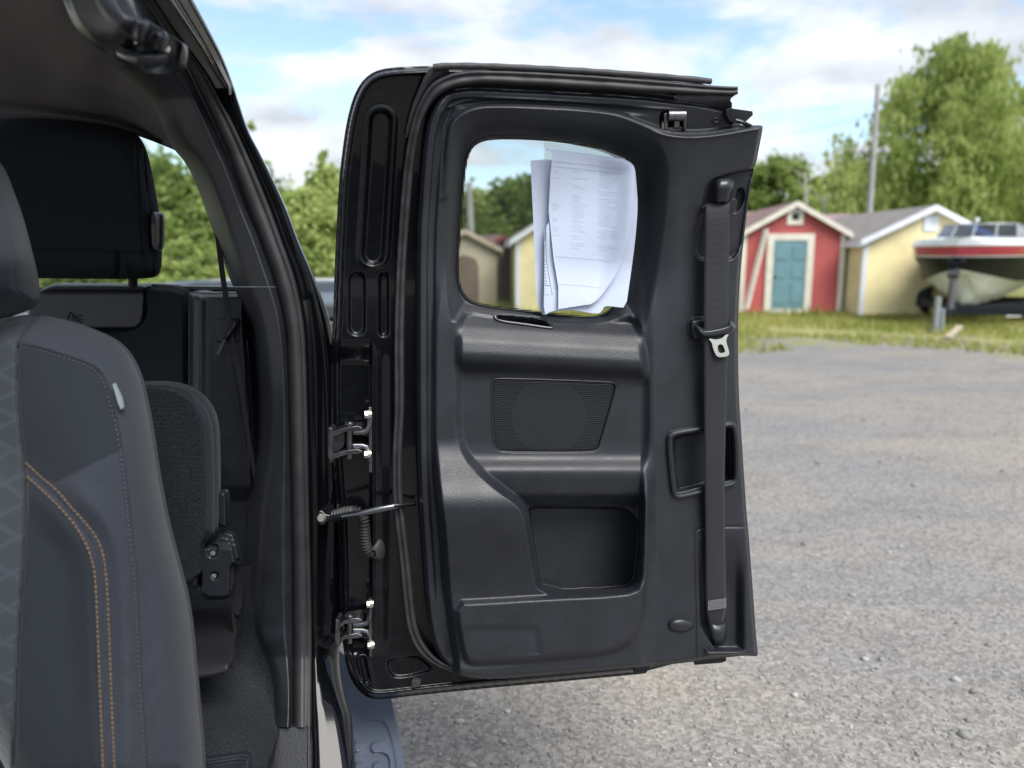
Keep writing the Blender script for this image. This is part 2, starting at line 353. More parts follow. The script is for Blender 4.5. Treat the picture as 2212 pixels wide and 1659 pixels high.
VENT = chaikin([(1066,684),(1070,677),(1120,680),(1175,684.5),(1194,702),(1196,709),(1190,711),(1130,702),(1075,695)], 2)
VENT_IN = chaikin([(1074,686),(1078,681),(1172,690),(1188,704),(1186,706),(1130,698),(1078,691)], 1)
LATCH = chaikin([(1423,274),(1425,246),(1431,239),(1478,239),(1484,246),(1485,284),(1460,287),(1440,283)], 1)
GRILLE = chaikin([(1061,828),(1066,819),(1080,817),(1190,820),(1318,825),(1330,828),(1332,838),(1296,962),(1290,972),(1276,976.5),(1180,977),(1086,976),(1072,972),(1066,958),(1062,900)], 1)
TAB_Y = np.arange(560, 1420, .5)
TAB_H = np.interp(TAB_Y, [640,672,690,715,745,772,786,793,812,825,960,982,992,1010,1018,1030,1068,1075,1096,1110,1300],
                         [.000,.004,.016,.044,.064,.072,.069,.063,.043,.040,.040,.042,.046,.062,.066,.066,.060,.052,.030,.030,.030])
_g = np.exp(-.5*(np.arange(-40, 41)*.5/4.2)**2); TAB_H = np.convolve(np.pad(TAB_H, 40, 'edge'), _g/_g.sum(), 'valid')
def trim_h(px, py):
    s = sdf(OUT, px, py)
    lowside = ss(900, 1150, py)*(1-ss(1000, 1100, px))
    h = np.full(px.shape, .040)
    h -= .014*(1-ss(0, 9, s))
    # parallel groove down the hinge side and along the top
    gr = (1-ss(1240, 1330, py))*(1-ss(1330, 1420, px))
    h -= .007*gr*(ss(19, 24, s)*(1-ss(34, 42, s)))
    # knee bulge: the panel stands out more and more towards the bottom
    edge = np.interp(py, [0,523,700,937,1037,1137,1262,1292,1385,1422,1700], [960,962,945,942,949,961,971,974,985,992,1000])
    inner = ss(-16, 3, px-edge)*(1-ss(1380, 1420, px))
    knee = .012*ss(560, 720, py)+.066*ss(945, 1100, py)-.040*ss(1095, 1290, py)
    h += inner*knee
    # pillar half, right of the pocket column
    pil = ss(1388, 1416, px)*ss(560, 760, py); h += .016*pil
    h += .018*ss(1380, 1470, px)*(1-ss(560, 760, py))*ss(3, 12, -sdf(ABOVE, px, py))
    h -= .010*ss(1590, 1640, px)*ss(900, 1300, py)
    # upper strip above the ridge sits back; the ridge itself is a rounded lip
    a = sdf(ABOVE, px, py); topz = ss(942, 975, px)
    h -= .014*ss(-1, 6, a)*topz*(1-ss(330, 420, py)); h += .006*np.exp(-((a+6)/6.)**2)*topz*(1-ss(420, 560, py))
    u = pdist(UPL, px, py); h += .003*np.exp(-(u/3.)**2)*topz*(1-ss(1430, 1500, px))
    # window surround, dished in to the glass
    so = sdf(W_OUT, px, py); sg = -sdf(GLASS, px, py)
    r = np.clip(so, 0, None)/np.maximum(np.clip(so, 0, None)+np.clip(sg, 0, None), 1e-6)
    dish = ss(0, 1, r**.8)*(so > 0)
    h = h*(1-dish)+(-.004)*dish
    # speaker column with its two shelves
    yy = py-np.interp(py, [0,700,790,985,1060,1290,1500], [.06,.06,.047,.0,.0,-.06,-.06])*(px-1190)
    prof = np.interp(yy, TAB_Y, TAB_H)
    _ = np.interp(yy[:1], [640,672,690,715,745,775,787,793,812,825,960,984,990,1010,1018,1030,1068,1075,1096,1110,1300],
                         [.000,.004,.016,.042,.064,.074,.071,.066,.044,.042,.042,.044,.047,.064,.067,.067,.060,.052,.030,.030,.030])
    c = sdf(COL, px, py); m = ss(-13, 9, c)
    h = h*(1-m)+np.minimum(prof, .08)*m
    # lower armrest panel and its bright ledge
    lo = sdf(LOW, px, py)
    ledge = np.interp(px, [970,1170,1345,1380,1420], [1294,1281,1273,1262,1100])
    lift = ss(0, 17, lo)
    h = np.where(lo > 0, np.maximum(h, h*(1-lift)+.094*lift), h)
    h -= .0035*ss(-6, 14, sdf(RECT, px, py))
    # map pocket
    pk = sdf(PK, px, py); h = h*(1-ss(-1, 3, pk))+(-.030)*ss(-1, 3, pk)
    # belt side details
    h -= .003*np.exp(-(pdist(SEAM, px, py)/1.6)**2)
    bb = sdf(BELTBOX, px, py); fade = 1-ss(1585, 1615, px)
    h -= .028*ss(0, 10, bb)*fade*ss(1150, 1290, py)
    ins = sdf(INSET, px, py); h -= .016*ss(-1, 5, ins)
    h -= .012*ss(-1, 4, sdf(CUP, px, py))
    ha = sdf(HANDLE, px, py); hi = sdf(HANDLE_IN, px, py)
    h += .005*ss(-2, 4, ha); h -= .038*ss(-3, 5, hi)
    va = sdf(VENT, px, py); h += .004*ss(-1, 3, va); h -= .030*ss(-1, 2, sdf(VENT_IN, px, py))
    g = sdf(GRILLE, px, py); h -= .014*ss(-.5, 2, g)
    return h
trim = panel('door_trim_panel', OUT, door_depth, 'trim', door, trim_h, [GLASS, LATCH], step=2.0, thick=.03, back=False)

def trim_at(px, py, h=0): return D(px, py, float(trim_h(np.array([float(px)]), np.array([float(py)]))[0])+h)
# glass, dotted edge, window rubber
def glass_mat(name, tint, refl=1.0):
    m = bpy.data.materials.new(name); m.use_nodes = True; t = m.node_tree; t.nodes.clear()
    o = t.nodes.new('ShaderNodeOutputMaterial'); tr = t.nodes.new('ShaderNodeBsdfTransparent'); tr.inputs[0].default_value = (*tint, 1)
    gl = t.nodes.new('ShaderNodeBsdfGlossy'); gl.inputs['Roughness'].default_value = .01; fr = t.nodes.new('ShaderNodeFresnel'); fr.inputs[0].default_value = 1.45
    mul = t.nodes.new('ShaderNodeMath'); mul.operation = 'MULTIPLY'; mul.inputs[1].default_value = refl; t.links.new(fr.outputs[0], mul.inputs[0])
    mx = t.nodes.new('ShaderNodeMixShader'); t.links.new(mul.outputs[0], mx.inputs[0]); t.links.new(tr.outputs[0], mx.inputs[1]); t.links.new(gl.outputs[0], mx.inputs[2]); t.links.new(mx.outputs[0], o.inputs[0])
    MATS[name] = m; return m
glass_mat('tinted_glass', (.66, .68, .66)); glass_mat('clear_glass', (.86, .90, .88)); glass_mat('boat_glass', (.03, .06, .17), 2.2)  # boat glass: the blue of reflected sky is put into its tint
def expand(poly, d):
    p = np.asarray(poly, float); n = np.roll(p, -1, 0)-np.roll(p, 1, 0); n /= np.maximum(np.linalg.norm(n, axis=1, keepdims=True), 1e-6)
    nn = np.stack([n[:, 1], -n[:, 0]], 1)
    if sdf(p, *(p+nn*.5).T).mean() > 0: nn = -nn
    return p+nn*d
def dots_mat(name, pitch):                  # a printed dot screen: black ink with clear holes on a square-rotated lattice
    m = bpy.data.materials.new(name); m.use_nodes = True; t = m.node_tree; t.nodes.clear()
    o = t.nodes.new('ShaderNodeOutputMaterial'); co = t.nodes.new('ShaderNodeTexCoord')
    mp = t.nodes.new('ShaderNodeMapping'); mp.inputs['Rotation'].default_value = (0, R(45), 0); mp.inputs['Scale'].default_value = (1/pitch,)*3
    t.links.new(co.outputs['Object'], mp.inputs[0]); ck = t.nodes.new('ShaderNodeTexChecker'); ck.inputs['Scale'].default_value = 1
    fl = t.nodes.new('ShaderNodeVectorMath'); fl.operation = 'MULTIPLY'; fl.inputs[1].default_value = (1, 0, 1); t.links.new(mp.outputs[0], fl.inputs[0])
    ad = t.nodes.new('ShaderNodeVectorMath'); ad.operation = 'ADD'; ad.inputs[1].default_value = (0, .5, 0); t.links.new(fl.outputs[0], ad.inputs[0]); t.links.new(ad.outputs[0], ck.inputs['Vector'])
    tr = t.nodes.new('ShaderNodeBsdfTransparent'); df = t.nodes.new('ShaderNodeBsdfDiffuse'); df.inputs[0].default_value = (.004, .004, .004, 1)
    mx = t.nodes.new('ShaderNodeMixShader'); t.links.new(ck.outputs['Fac'], mx.inputs[0]); t.links.new(tr.outputs[0], mx.inputs[1]); t.links.new(df.outputs[0], mx.inputs[2]); t.links.new(mx.outputs[0], o.inputs[0])
    MATS[name] = m
dots_mat('dot_screen', .0026)
panel('window_pane', expand(GLASS, 6), door_depth, 'tinted_glass', door, -.012, step=8, thick=.004, back=False)
panel('window_dot_band', expand(GLASS, 3), door_depth, 'dot_screen', door, -.0105, [expand(GLASS, -5)], step=2, thick=0)
gl = [D(p[0], p[1], -.004) for p in resample(expand(GLASS, 1.0), 140, True)]; gl.append(gl[0])
mb = MB(); mb.tube(gl, .0022, 6, False); mb.build('window_rubber', 'rubber_black', door, True)
# speaker grille: a perforated sheet over a round cone
def hex_mat(name, k):
    m = bpy.data.materials.new(name); m.use_nodes = True; t = m.node_tree; bs = t.nodes['Principled BSDF']; o = t.nodes['Material Output']
    bs.inputs['Base Color'].default_value = (.026, .028, .034, 1); bs.inputs['Roughness'].default_value = .42
    co = t.nodes.new('ShaderNodeTexCoord'); ds = []
    for off in ((0, 0, 0), (.5, .5, .5)):
        sc = t.nodes.new('ShaderNodeVectorMath'); sc.operation = 'MULTIPLY'; sc.inputs[1].default_value = (1/k, 0, 1/(k*1.732)); t.links.new(co.outputs['Object'], sc.inputs[0])
        ad = t.nodes.new('ShaderNodeVectorMath'); ad.operation = 'ADD'; ad.inputs[1].default_value = off; t.links.new(sc.outputs[0], ad.inputs[0])
        fr = t.nodes.new('ShaderNodeVectorMath'); fr.operation = 'FRACTION'; t.links.new(ad.outputs[0], fr.inputs[0])
        su = t.nodes.new('ShaderNodeVectorMath'); su.operation = 'SUBTRACT'; su.inputs[1].default_value = (.5, 0, .5); t.links.new(fr.outputs[0], su.inputs[0])
        mu = t.nodes.new('ShaderNodeVectorMath'); mu.operation = 'MULTIPLY'; mu.inputs[1].default_value = (1, 0, 1.732); t.links.new(su.outputs[0], mu.inputs[0])
        le = t.nodes.new('ShaderNodeVectorMath'); le.operation = 'LENGTH'; t.links.new(mu.outputs[0], le.inputs[0]); ds.append(le.outputs['Value'])
    mi = t.nodes.new('ShaderNodeMath'); mi.operation = 'MINIMUM'; t.links.new(ds[0], mi.inputs[0]); t.links.new(ds[1], mi.inputs[1])
    lt = t.nodes.new('ShaderNodeMath'); lt.operation = 'LESS_THAN'; lt.inputs[1].default_value = .37; t.links.new(mi.outputs[0], lt.inputs[0])
    tr = t.nodes.new('ShaderNodeBsdfTransparent'); mx = t.nodes.new('ShaderNodeMixShader'); t.links.new(lt.outputs[0], mx.inputs[0]); t.links.new(bs.outputs[0], mx.inputs[1]); t.links.new(tr.outputs[0], mx.inputs[2]); t.links.new(mx.outputs[0], o.inputs[0])
    MATS[name] = m
hex_mat('perforated', .0047)
GB = .036
panel('speaker_grille', GRILLE, door_depth, 'perforated', door, lambda px, py: GB+.002*ss(0, 6, sdf(GRILLE, px, py)), step=4, thick=.002, back=False)
gl = [D(p[0], p[1], GB+.004) for p in resample(GRILLE, 90, True)]; gl.append(gl[0]); mb = MB(); mb.tube(gl, .0017, 8, False); mb.build('grille_rim', 'trim_smooth', door, True)
panel('grille_hole_shade', expand(GRILLE, -2), door_depth, 'hole_shade_black', door, .0312, step=10, thick=0)  # black sheet standing in for the shade behind the grille holes
ring = lambda r, h: [D(1186+math.cos(a)*r, 900+math.sin(a)*r*1.03, h) for a in np.linspace(0, 2*math.pi, 40, endpoint=False)]
loft('speaker_cone', [ring(80, .0316), ring(75, .0324), ring(70, .0320), ring(30, .0330), ring(26, .0333), ring(4, .0338), ring(.5, .0338)], 'cone', door, True)
# latch in its opening
mb = MB()
mb.plate(chaikin([(1425,290),(1424,240),(1486,240),(1486,290)], 0), 0, .004, door_depth, .000)
mb.build('latch_opening', 'frame_dark', door)
mb = MB()
mb.tube([D(1441,250,.030), D(1479,250,.030)], .010, 14); mb.plate([(1434,246),(1442,243),(1444,287),(1435,286)], 0, .02, door_depth, .032); mb.plate([(1476,245),(1484,247),(1484,284),(1477,284)], 0, .02, door_depth, .032)
mb.plate([(1456,262),(1468,261),(1469,276),(1456,277)], 0, .015, door_depth, .034); mb.plate([(1442,275),(1477,272),(1477,285),(1442,286)], 0, .012, door_depth, .026)
mb.build('door_latch', 'dark_metal', door, True, .0012)
# vent rim, handle rim and the small fixings
def rim(name, outline, h, r, m='trim_smooth', n=100):
    p = resample(outline, n, True); hh = trim_h(p[:, 0], p[:, 1]); pts = place(door_depth, p[:, 0], p[:, 1], h if h is not None else hh)
    pts = list(pts)+[pts[0]]; b = MB(); b.tube(pts, r, 8, False); return b.build(name, m, door, True)
rim('vent_rim', expand(VENT, -1.5), None, .0026)
rim('handle_bezel', expand(HANDLE, -4), .060, .0055)
mb = MB(); base = np.array([(math.cos(a)*26.5, math.sin(a)*14.5) for a in np.linspace(0, 2*math.pi, 40, endpoint=False)])
h0 = float(trim_h(np.array([1471.]), np.array([1351.]))[0])
rows = [[D(1471+x*s, 1351+y*s, h0+d) for x, y in base] for s, d in ((1.06, .0), (1, .003), (.93, .0062), (.7, .009), (.35, .0105), (.02, .011))]
loft('oval_cap', rows, 'trim_smooth', door, True)
h0 = float(trim_h(np.array([1547.]), np.array([260.]))[0])
rows = [[D(1547+x*s*9/26.5, 260+y*s*6.4/14.5, h0+d) for x, y in base] for s, d in ((1.0, .0), (1, .002), (.9, .0026), (.4, .0026), (.35, .0012), (.02, .0012))]
loft('screw_cap', rows, 'trim_smooth', door, True)
STOP = chaikin([(1485,700),(1488,687),(1500,683),(1530,683),(1540,700),(1540,730),(1525,742),(1500,741),(1488,733)], 2)
panel('belt_stop', STOP, door_depth, 'trim_smooth', door, lambda px, py: .058+.014*ss(0, 12, sdf(STOP, px, py)), step=2.5, thick=.02, back=False)
TRAY = chaikin([(1519,1394),(1560,1396),(1588,1393),(1609,1406),(1610,1414),(1540,1419),(1526,1414),(1515,1398)], 1)
panel('belt_tray', TRAY, door_depth, 'trim', door, lambda px, py: .046+.026*ss(1396, 1410, py)*ss(0, 3, sdf(TRAY, px, py)), step=2, thick=.03, back=False)
mb = MB(); mb.plate([(1500,1420),(1568,1416),(1569,1428),(1560,1432),(1500,1437)], 0, .03, door_depth, .01); mb.build('trim_bracket', 'frame_dark', door, False, .001); mb = MB(); mb.plate([(1395,1430),(1406,1430),(1405,1442),(1395,1455),(1370,1458),(1370,1440)], 0, .03, door_depth, .02)
mb.build('trim_bracket', 'frame_dark', door, False, .001); mb = MB(); mb.plate([(1568,236),(1583,233),(1584,250),(1592,262),(1586,266),(1576,262),(1569,249)], 0, .02, door_depth, .042)
mb.build('trim_clip', 'frame_dark', door, False, .001)
mb = MB(); mb.plate([(1582,234),(1626,240),(1627,248),(1612,262),(1600,266),(1583,252)], 0, .014, door_depth, .006); mb.build('edge_shield', 'rubber', door, False, .001)
mb = MB(); mb.tube([D(1589,260,.03), D(1600,263,.034), D(1612,268,.036), D(1622,273,.03)], .0035, 8); mb.build('door_cable', 'rubber_black', door, True)

# ---------------------------------------------------------------- weatherstrips on the door
top1 = chaikin([(936,146),(966,142.5),(1055,143.5),(1206,150.5),(1376,161.5),(1505,172.5),(1535,176)], 2, False)
mb = MB(); P1 = [D(x, y, .018+.003*math.sin(i*1.7)*.3) for i, (x, y) in enumerate(resample(top1, 70))]
mb.tube(P1, [.0052+.0003*math.sin(i*.9) for i in range(70)], 10); mb.build('weatherstrip', 'rubber', door, True)
outer = chaikin([(1594,187),(1560,186),(1513,182.6),(1377,169),(1206,157),(1035,150),(983,155.5),(950,168),(932,180),(914,205),(898,240),(886,280),(876,330),(868,400),(862,480),(857,560),(853,650),(851,740),(852,830),(852,898),(848,960),(847,1020),(848,1087),(856,1150),(866,1240),(874,1330),(884,1375),(900,1405),(925,1430),(961,1448),(1010,1462),(1060,1468)], 2, False)
inner = chaikin([(1594,203),(1584,208),(1560,206),(1513,205),(1377,200),(1206,189),(1055,181),(1001,184.5),(968,194),(945,209),(922,240),(907,280),(898,330),(890,400),(884,480),(878,560),(875,650),(873,740),(874,830),(873,898),(869,960),(868,1020),(870,1087),(880,1160),(890,1250),(897,1335),(907,1372),(922,1400),(945,1424),(975,1440),(1020,1456),(1060,1462)], 2, False)
o_, i_ = resample(outer, 220), resample(inner, 220)
rows = []
for f, h in ((0, .000), (.02, .010), (.12, .017), (.26, .0165), (.34, .013), (.46, .0165), (.66, .0225), (.84, .021), (.96, .013), (1, .000)):
    p = o_*(1-f)+i_*f; wig = .0007*np.sin(np.arange(220)*.45+f*3)+.0006*np.sin(np.arange(220)*1.1)
    rows.append(place(door_depth, p[:, 0], p[:, 1], h+wig+.012))
loft('weatherstrip', rows, 'rubber', door)
lip_o = chaikin([(1594,202),(1580,212),(1574,218),(1581,222),(1576,238),(1568,237)], 1, False)
LIP = chaikin([(1452,203),(1513,205),(1594,202),(1580,211),(1577,217),(1582,223),(1580,240),(1568,236),(1513,223),(1459,217)], 1)
panel('weatherstrip_lip', LIP, door_depth, 'rubber', door, lambda px, py: .020+.006*np.sin((py-200)/9.), step=2.2, thick=.006)
FLAP = chaikin([(940,143),(930,146),(918,162),(908,185),(888,235),(874,295),(880,300),(892,262),(912,215),(936,182),(960,165),(975,150)], 1)
panel('weatherstrip_flap', FLAP, door_depth, 'rubber', door, lambda px, py: .012+.004*ss(0, 10, sdf(FLAP, px, py)), step=2.2, thick=.012)
mb = MB(); mb.plate([(888,1474),(891,1470),(908,1471),(908,1484),(890,1487)], 0, .012, door_depth, .010); mb.build('drain_clip', 'rubber', door, False, .001)

# ---------------------------------------------------------------- hinges, bolts, check strap, wiring boot
def hexbolt(px, py, h, name='hinge_bolt'):
    a = D(px, py, h); b = MB(); ax = Vector((-1, -.25, .05)).normalized()
    b.tube([a, a+ax*.006], .0072, 6); b.cyl(a-ax*.0025, a+ax*.0002, .0092, 20); b.cyl(a-ax*.006, a-ax*.0025, .0075, 16)
    b.build(name, 'bolt', door, True)
def hinge(y0, y1, xb, bolts):
    b = MB(); ym = (y0+y1)/2; Yh = -.008
    arm = lambda yy, sl: [(xb,yy+10+sl),(xb+8,yy+6),(745,yy-1),(772,yy-5),(782,yy-1),(783,yy+3),(772,yy+6),(745,yy+8),(xb+4,yy+15+sl)]
    b.plate(arm(y0+10, 4), 0, .035, door_depth, .010); b.plate(arm(y1-10, 4), 0, .035, door_depth, .010)
    b.plate([(xb-3,y0+8),(xb+5,y0+12),(xb+6,y1+12),(xb+1,y1+16),(xb-5,y1)], 0, .03, door_depth, .016)
    b.plate(chaikin([(xb+4,y0+20),(742,y0+18),(744,ym-6),(746,ym+4),(738,y1-14),(xb+4,y1-8)], 1), 0, .012, door_depth, -.014)
    b.tube([D(755, y0-4, .004), D(755, y1+6, .004)], .0058, 12)
    b.cyl(D(755, y0-3, .004), D(755, y0+3, .004), .0095, 16)
    for yy, s in ((y0+18, -1), (y1-22, 1)):
        b.tube([D(762, yy, .002), D(782, yy, .002), D(792, yy+s*3, .002), D(798, yy+s*13, .002), D(799, yy+s*34, .002)], .0058, 8)
    b.plate([(796,y0-36),(803,y0-34),(804,y1+36),(797,y1+36)], 0, .012, door_depth, .004)
    b.build('hinge', 'dark_metal', door, True, .001)
    for px, py in bolts: hexbolt(px, py, .010)
hinge(915, 985, 713, [(795, 895), (794, 981)])
hinge(1330, 1383, 728, [(799, 1304), (801, 1393)])
mb = MB()
mb.tube([V(711,1120,1.335), D(742,1115,.035), D(790,1106,.04), D(850,1094,.045), D(872,1091,.03), D(896,1087,.015)], [.0055,.0055,.006,.006,.0045,.005], 10)
mb.build('check_strap', 'chrome', door, True)
mat('chrome_dark', (.20, .20, .21), .3, .5, metal=1)
sbk = MB(); sbk.plate(chaikin([(687,1103),(697,1104),(703,1112),(714,1113),(717,1118),(714,1126),(703,1127),(699,1135),(687,1134)], 1), 1.358, .03); sbk.build('strap_bracket', 'chrome_dark', door, False, .0015)
sbk = MB(); q_ = V(695,1118,1.356); sbk.cyl(q_, q_+Vector((0,-.002,0)), .0085, 20); sbk.tube([q_+Vector((0,-.002,0)), q_+Vector((0,-.008,.001))], .0066, 6); sbk.build('strap_bolt', 'bolt', door, True)
[c_ for c_ in door.children if c_.name == 'check_strap'][0].data.materials[0] = MATS['chrome_dark']
path = chaikin([(722,1114),(745,1106),(765,1104),(778,1108),(786,1122),(787,1145),(788,1170),(794,1190),(806,1196)], 2, False)
pts = resample(path, 330); mb = MB(); hs = np.interp(np.arange(330)/3, [0,30,60,109], [-.03,-.005,.0,-.008])
mb.tube([D(x, y, hs[i]) for i, (x, y) in enumerate(pts)], [(.0094+.0017*math.sin(i*2*math.pi/13.5)) for i in range(330)], 14); mb.build('wiring_conduit', 'rubber', door, True)
ax = [(math.cos(a), math.sin(a)) for a in np.linspace(0, 2*math.pi, 32, endpoint=False)]
rows = [[D(cx_+x*rx, cy_+y*ry, h_) for x, y in ax] for cx_, cy_, rx, ry, h_ in ((822,1188,13,25,-.016),(821,1188,13,25,-.010),(819,1189,12,23,-.006),(813,1192,10,16,.000),(808,1195,8,11,.004),(806,1196,6,8,.005))]
loft('wiring_boot', rows, 'rubber', door, True)

# ---------------------------------------------------------------- door seat belt
def ribbon(name, rows, th, m, parent, depth=None):
    """rows: (left px, left py, right px, right py, height above the panel or distance)"""
    Lf = []; Rt = []
    r = np.array(rows, float); r = chaikin(r, 2, False); f = []; nb = 9
    for k in range(nb):
        t = k/(nb-1); q = r[:, :2]*(1-t)+r[:, 2:4]*t
        hh = r[:, 4]+.0012*(1-(2*t-1)**2)
        f.append(place(door_depth, q[:, 0], q[:, 1], hh) if depth is None else at(q[:, 0], q[:, 1], r[:, 4]))
    f = np.array(f); back = f+np.array([0, th, 0]); ringp = np.concatenate([f, back[::-1]], 0)
    return loft(name, ringp.transpose(1, 0, 2), m, parent, closed=True)
def web_mat(name, base, axis, sc):
    m = mat(name, base, .72, .35, sheen=.15); t = m.node_tree; b = t.nodes['Principled BSDF']; co = t.nodes.new('ShaderNodeTexCoord'); wv = t.nodes.new('ShaderNodeTexWave')
    wv.bands_direction = axis; wv.inputs['Scale'].default_value = sc; wv.inputs['Distortion'].default_value = .6; wv.inputs['Detail'].default_value = 2; t.links.new(co.outputs['Object'], wv.inputs['Vector'])
    bp = t.nodes.new('ShaderNodeBump'); bp.inputs['Strength'].default_value = .5; bp.inputs['Distance'].default_value = .0008; t.links.new(wv.outputs['Fac'], bp.inputs['Height']); t.links.new(bp.outputs[0], b.inputs['Normal'])
    mp = t.nodes.new('ShaderNodeMapRange'); mp.inputs[3].default_value = .75; mp.inputs[4].default_value = 1.3; t.links.new(wv.outputs['Fac'], mp.inputs[0])
    sc_ = t.nodes.new('ShaderNodeVectorMath'); sc_.operation = 'SCALE'; sc_.inputs[0].default_value = base; t.links.new(mp.outputs[0], sc_.inputs['Scale']); t.links.new(sc_.outputs[0], b.inputs['Base Color'])
web_mat('webbing', (.017, .0175, .020), 'Z', 150)
ribbon('seat_belt', [(1526,440,1577,436,.060),(1524,450,1576,449,.085),(1521.5,563,1574,563,.088),(1520.6,700,1573,698,.090),(1521,760,1571,760,.088),(1521,850,1569.5,850,.082),(1521.5,912,1568,912,.080),(1522,980,1566,980,.080),(1522.5,1054,1565,1054,.078),
   (1524,1161,1566,1161,.070),(1525,1280,1568,1274,.062),(1526,1318,1568,1312,.060),(1529,1334,1565,1330,.056),(1533,1350,1560,1348,.052)], .0022, 'webbing', door)
# guide at the top
mb = MB(); body = []
for yy, x0, x1, hh in ((386,1549,1582,.060),(388,1545,1585,.070),(396,1543,1587,.082),(414,1542,1585,.086),(416,1541,1583,.083),(434,1540,1579,.084),(440,1542,1577,.074),(441,1546,1574,.06)):
    row = []
    for k in range(13):
        t = k/12; row.append(D(x0+(x1-x0)*t, yy-3*t, hh-.022*abs(2*t-1)**4-.0*(1-t)))
    body.append(row)
loft('belt_guide', body, 'trim_smooth', door, flip=True)
mb.plate(chaikin([(1518,444),(1540,440),(1574,438),(1582,430),(1592,428),(1593,446),(1584,458),(1576,462),(1576,447),(1524,450),(1522,462),(1516,456)], 1), 0, .010, door_depth, .066)
mb.build('belt_loop', 'trim_smooth', door, True, .002)
# tongue
TP = chaikin([(1503,706),(1508,703),(1520,712),(1570,702),(1574,694),(1582,693),(1590,703),(1591,712),(1584,720),(1560,727),(1535,732),(1515,730),(1507,720)], 2)
panel('belt_tongue_grip', TP, door_depth, 'belt_plastic', door, lambda px, py: .088+.012*ss(0, 7, sdf(TP, px, py)), step=1.8, thick=.02)
TM = chaikin([(1531,733),(1534,731),(1545,734),(1560,731),(1566,724),(1573,721.5),(1574,724),(1569,731),(1569,740),(1575,758),(1575,766),(1570,770),(1553,772),(1547,768),(1540,752),(1538,740)], 1)
TH = chaikin([(1550,745),(1561,743),(1567,759),(1564,762),(1555,763),(1551,758)], 1)
panel('belt_tongue', TM, door_depth, 'chrome', door, lambda px, py: .094+.0006*(py-730)/10, [TH], step=1.2, thick=.003)
# anchor, stitching
AN = []
for yy, x0, x1, hh in ((1335,1529,1569,.050),(1336,1528,1569.5,.060),(1350,1529,1570,.068),(1370,1531,1570,.068),(1385,1536,1567,.064),(1393,1541,1562,.056),(1396,1545,1558,.046)):
    AN.append([D(x0+(x1-x0)*t, yy+(14*(1-(2*t-1)**2) if yy < 1340 else 0), hh-.016*abs(2*t-1)**3) for t in np.linspace(0, 1, 13)])
loft('belt_anchor', AN, 'trim_smooth', door, flip=True)
mb = MB()
for k in range(8):
    t = k/7; p = [D(1530+38*s, 1299+t*19-6*s+(.9*math.sin(s*60) if k % 2 == 0 else 0), .0655) for s in np.linspace(0, 1, 30)]; mb.tube(p, .0006, 5)
mb.tube([D(1530,1299,.0655), D(1530,1318,.0655)], .0006, 5); mb.tube([D(1568,1293,.0655), D(1568,1312,.0655)], .0006, 5)
mb.build('belt_stitching', 'thread_white', door)
# ================================================================ cab: pillar, roof rail, sill
def curve(pts, n=110, y0=None, y1=None):
    p = np.array(pts, float); p = chaikin(p, 2, False); ys = np.linspace(p[0, 1] if y0 is None else y0, p[-1, 1] if y1 is None else y1, n)
    return np.stack([np.interp(ys, p[:, 1], p[:, 0]), ys], 1)
Yp = lambda y: np.interp(y, [-80,0,75,130,212,330,450,600,1352,1420,1480,1530,1580,1659,1720], [.97,1.06,1.19,1.27,1.335,1.365,1.382,1.385,1.385,1.372,1.335,1.306,1.281,1.24,1.21])
C1 = [(282,-80),(332,0),(372,60),(410,110),(450,162),(475,212),(500,255),(536,333),(565,400),(591,465),(611,523),(641,605),(658,698),(663,773),(666,937),(669,1100),(675,1352),(674,1500),(673,1720)]
C2 = [(262,-80),(315,0),(352,60),(385,110),(411,162),(437,217),(458,262),(487,325),(512,400),(540,470),(563,523),(596,618),(616,698),(622,800),(625,937),(629,1062),(633,1352),(632,1569),(632,1720)]
C3 = [(70,-80),(132,0),(175,50),(225,115),(262,136),(300,158),(332,184),(355,207),(382,262),(403,317),(437,352),(465,415),(480,460),(500,515),(520,575),(534,612),(548,640),(568,698),(583,798),(588,937),(568,1062),(558,1137),(556,1262),(558,1369),(583,1419),(598,1481),(598,1531),(591,1581),(545,1720)]
E0 = [(372,-80),(417,0),(457,75),(485,130),(512,207),(536,283),(561,328),(598,403),(623,458),(646,523),(676,590),(703,660),(718,713),(728,800),(738,900),(744,1250),(740,1340),(732,1399),(733,1456),(750,1524),(760,1544),(765,1600),(775,1720)]
E1 = [(362,-80),(408,0),(450,75),(480,130),(508,207),(531,283),(556,328),(592,403),(616,458),(638,523),(671,598),(687,673),(699,735),(706,798),(709,898),(709,1025),(712,1100),(701,1237),(698,1330),(698,1394),(706,1419),(721,1506),(736,1556),(753,1659),(760,1720)]
def strip(specs, y0, y1, n):
    rows = []
    for c, off in specs:
        q = curve(c, n, y0, y1); Y = Yp(q[:, 1])+off(q[:, 1]) if callable(off) else Yp(q[:, 1])+off
        rows.append(at(q[:, 0], q[:, 1], Y))
    return np.array(rows)
def mixc(a, b, t):
    qa = curve(a, 300); qb = curve(b, 300, qa[0, 1], qa[-1, 1])
    return np.stack([qa[:, 0]*(1-t)+qb[:, 0]*t, qa[:, 1]], 1)
def shift(a, d): q = curve(a, 300); return np.stack([q[:, 0]+d, q[:, 1]], 1)
def trim_rows(y0, y1, n):
    inn = lambda y: np.interp(y, [0,200,300,620,700,900,1200,1700], [.0,.02,.05,.10,.16,.16,.16,.10])
    sp = [(shift(C3, -34), lambda y: .06+inn(y)), (shift(C3, -12), lambda y: .02+inn(y)*.45), (C3, .016), (mixc(C3, C2, .10), .004), (mixc(C3, C2, .3), -.006), (mixc(C3, C2, .68), -.018), (mixc(C3, C2, .74), -.020),
          (mixc(C3, C2, .80), -.012), (mixc(C3, C2, .96), -.004), (C2, .006)]
    return strip(sp, y0, y1, n)
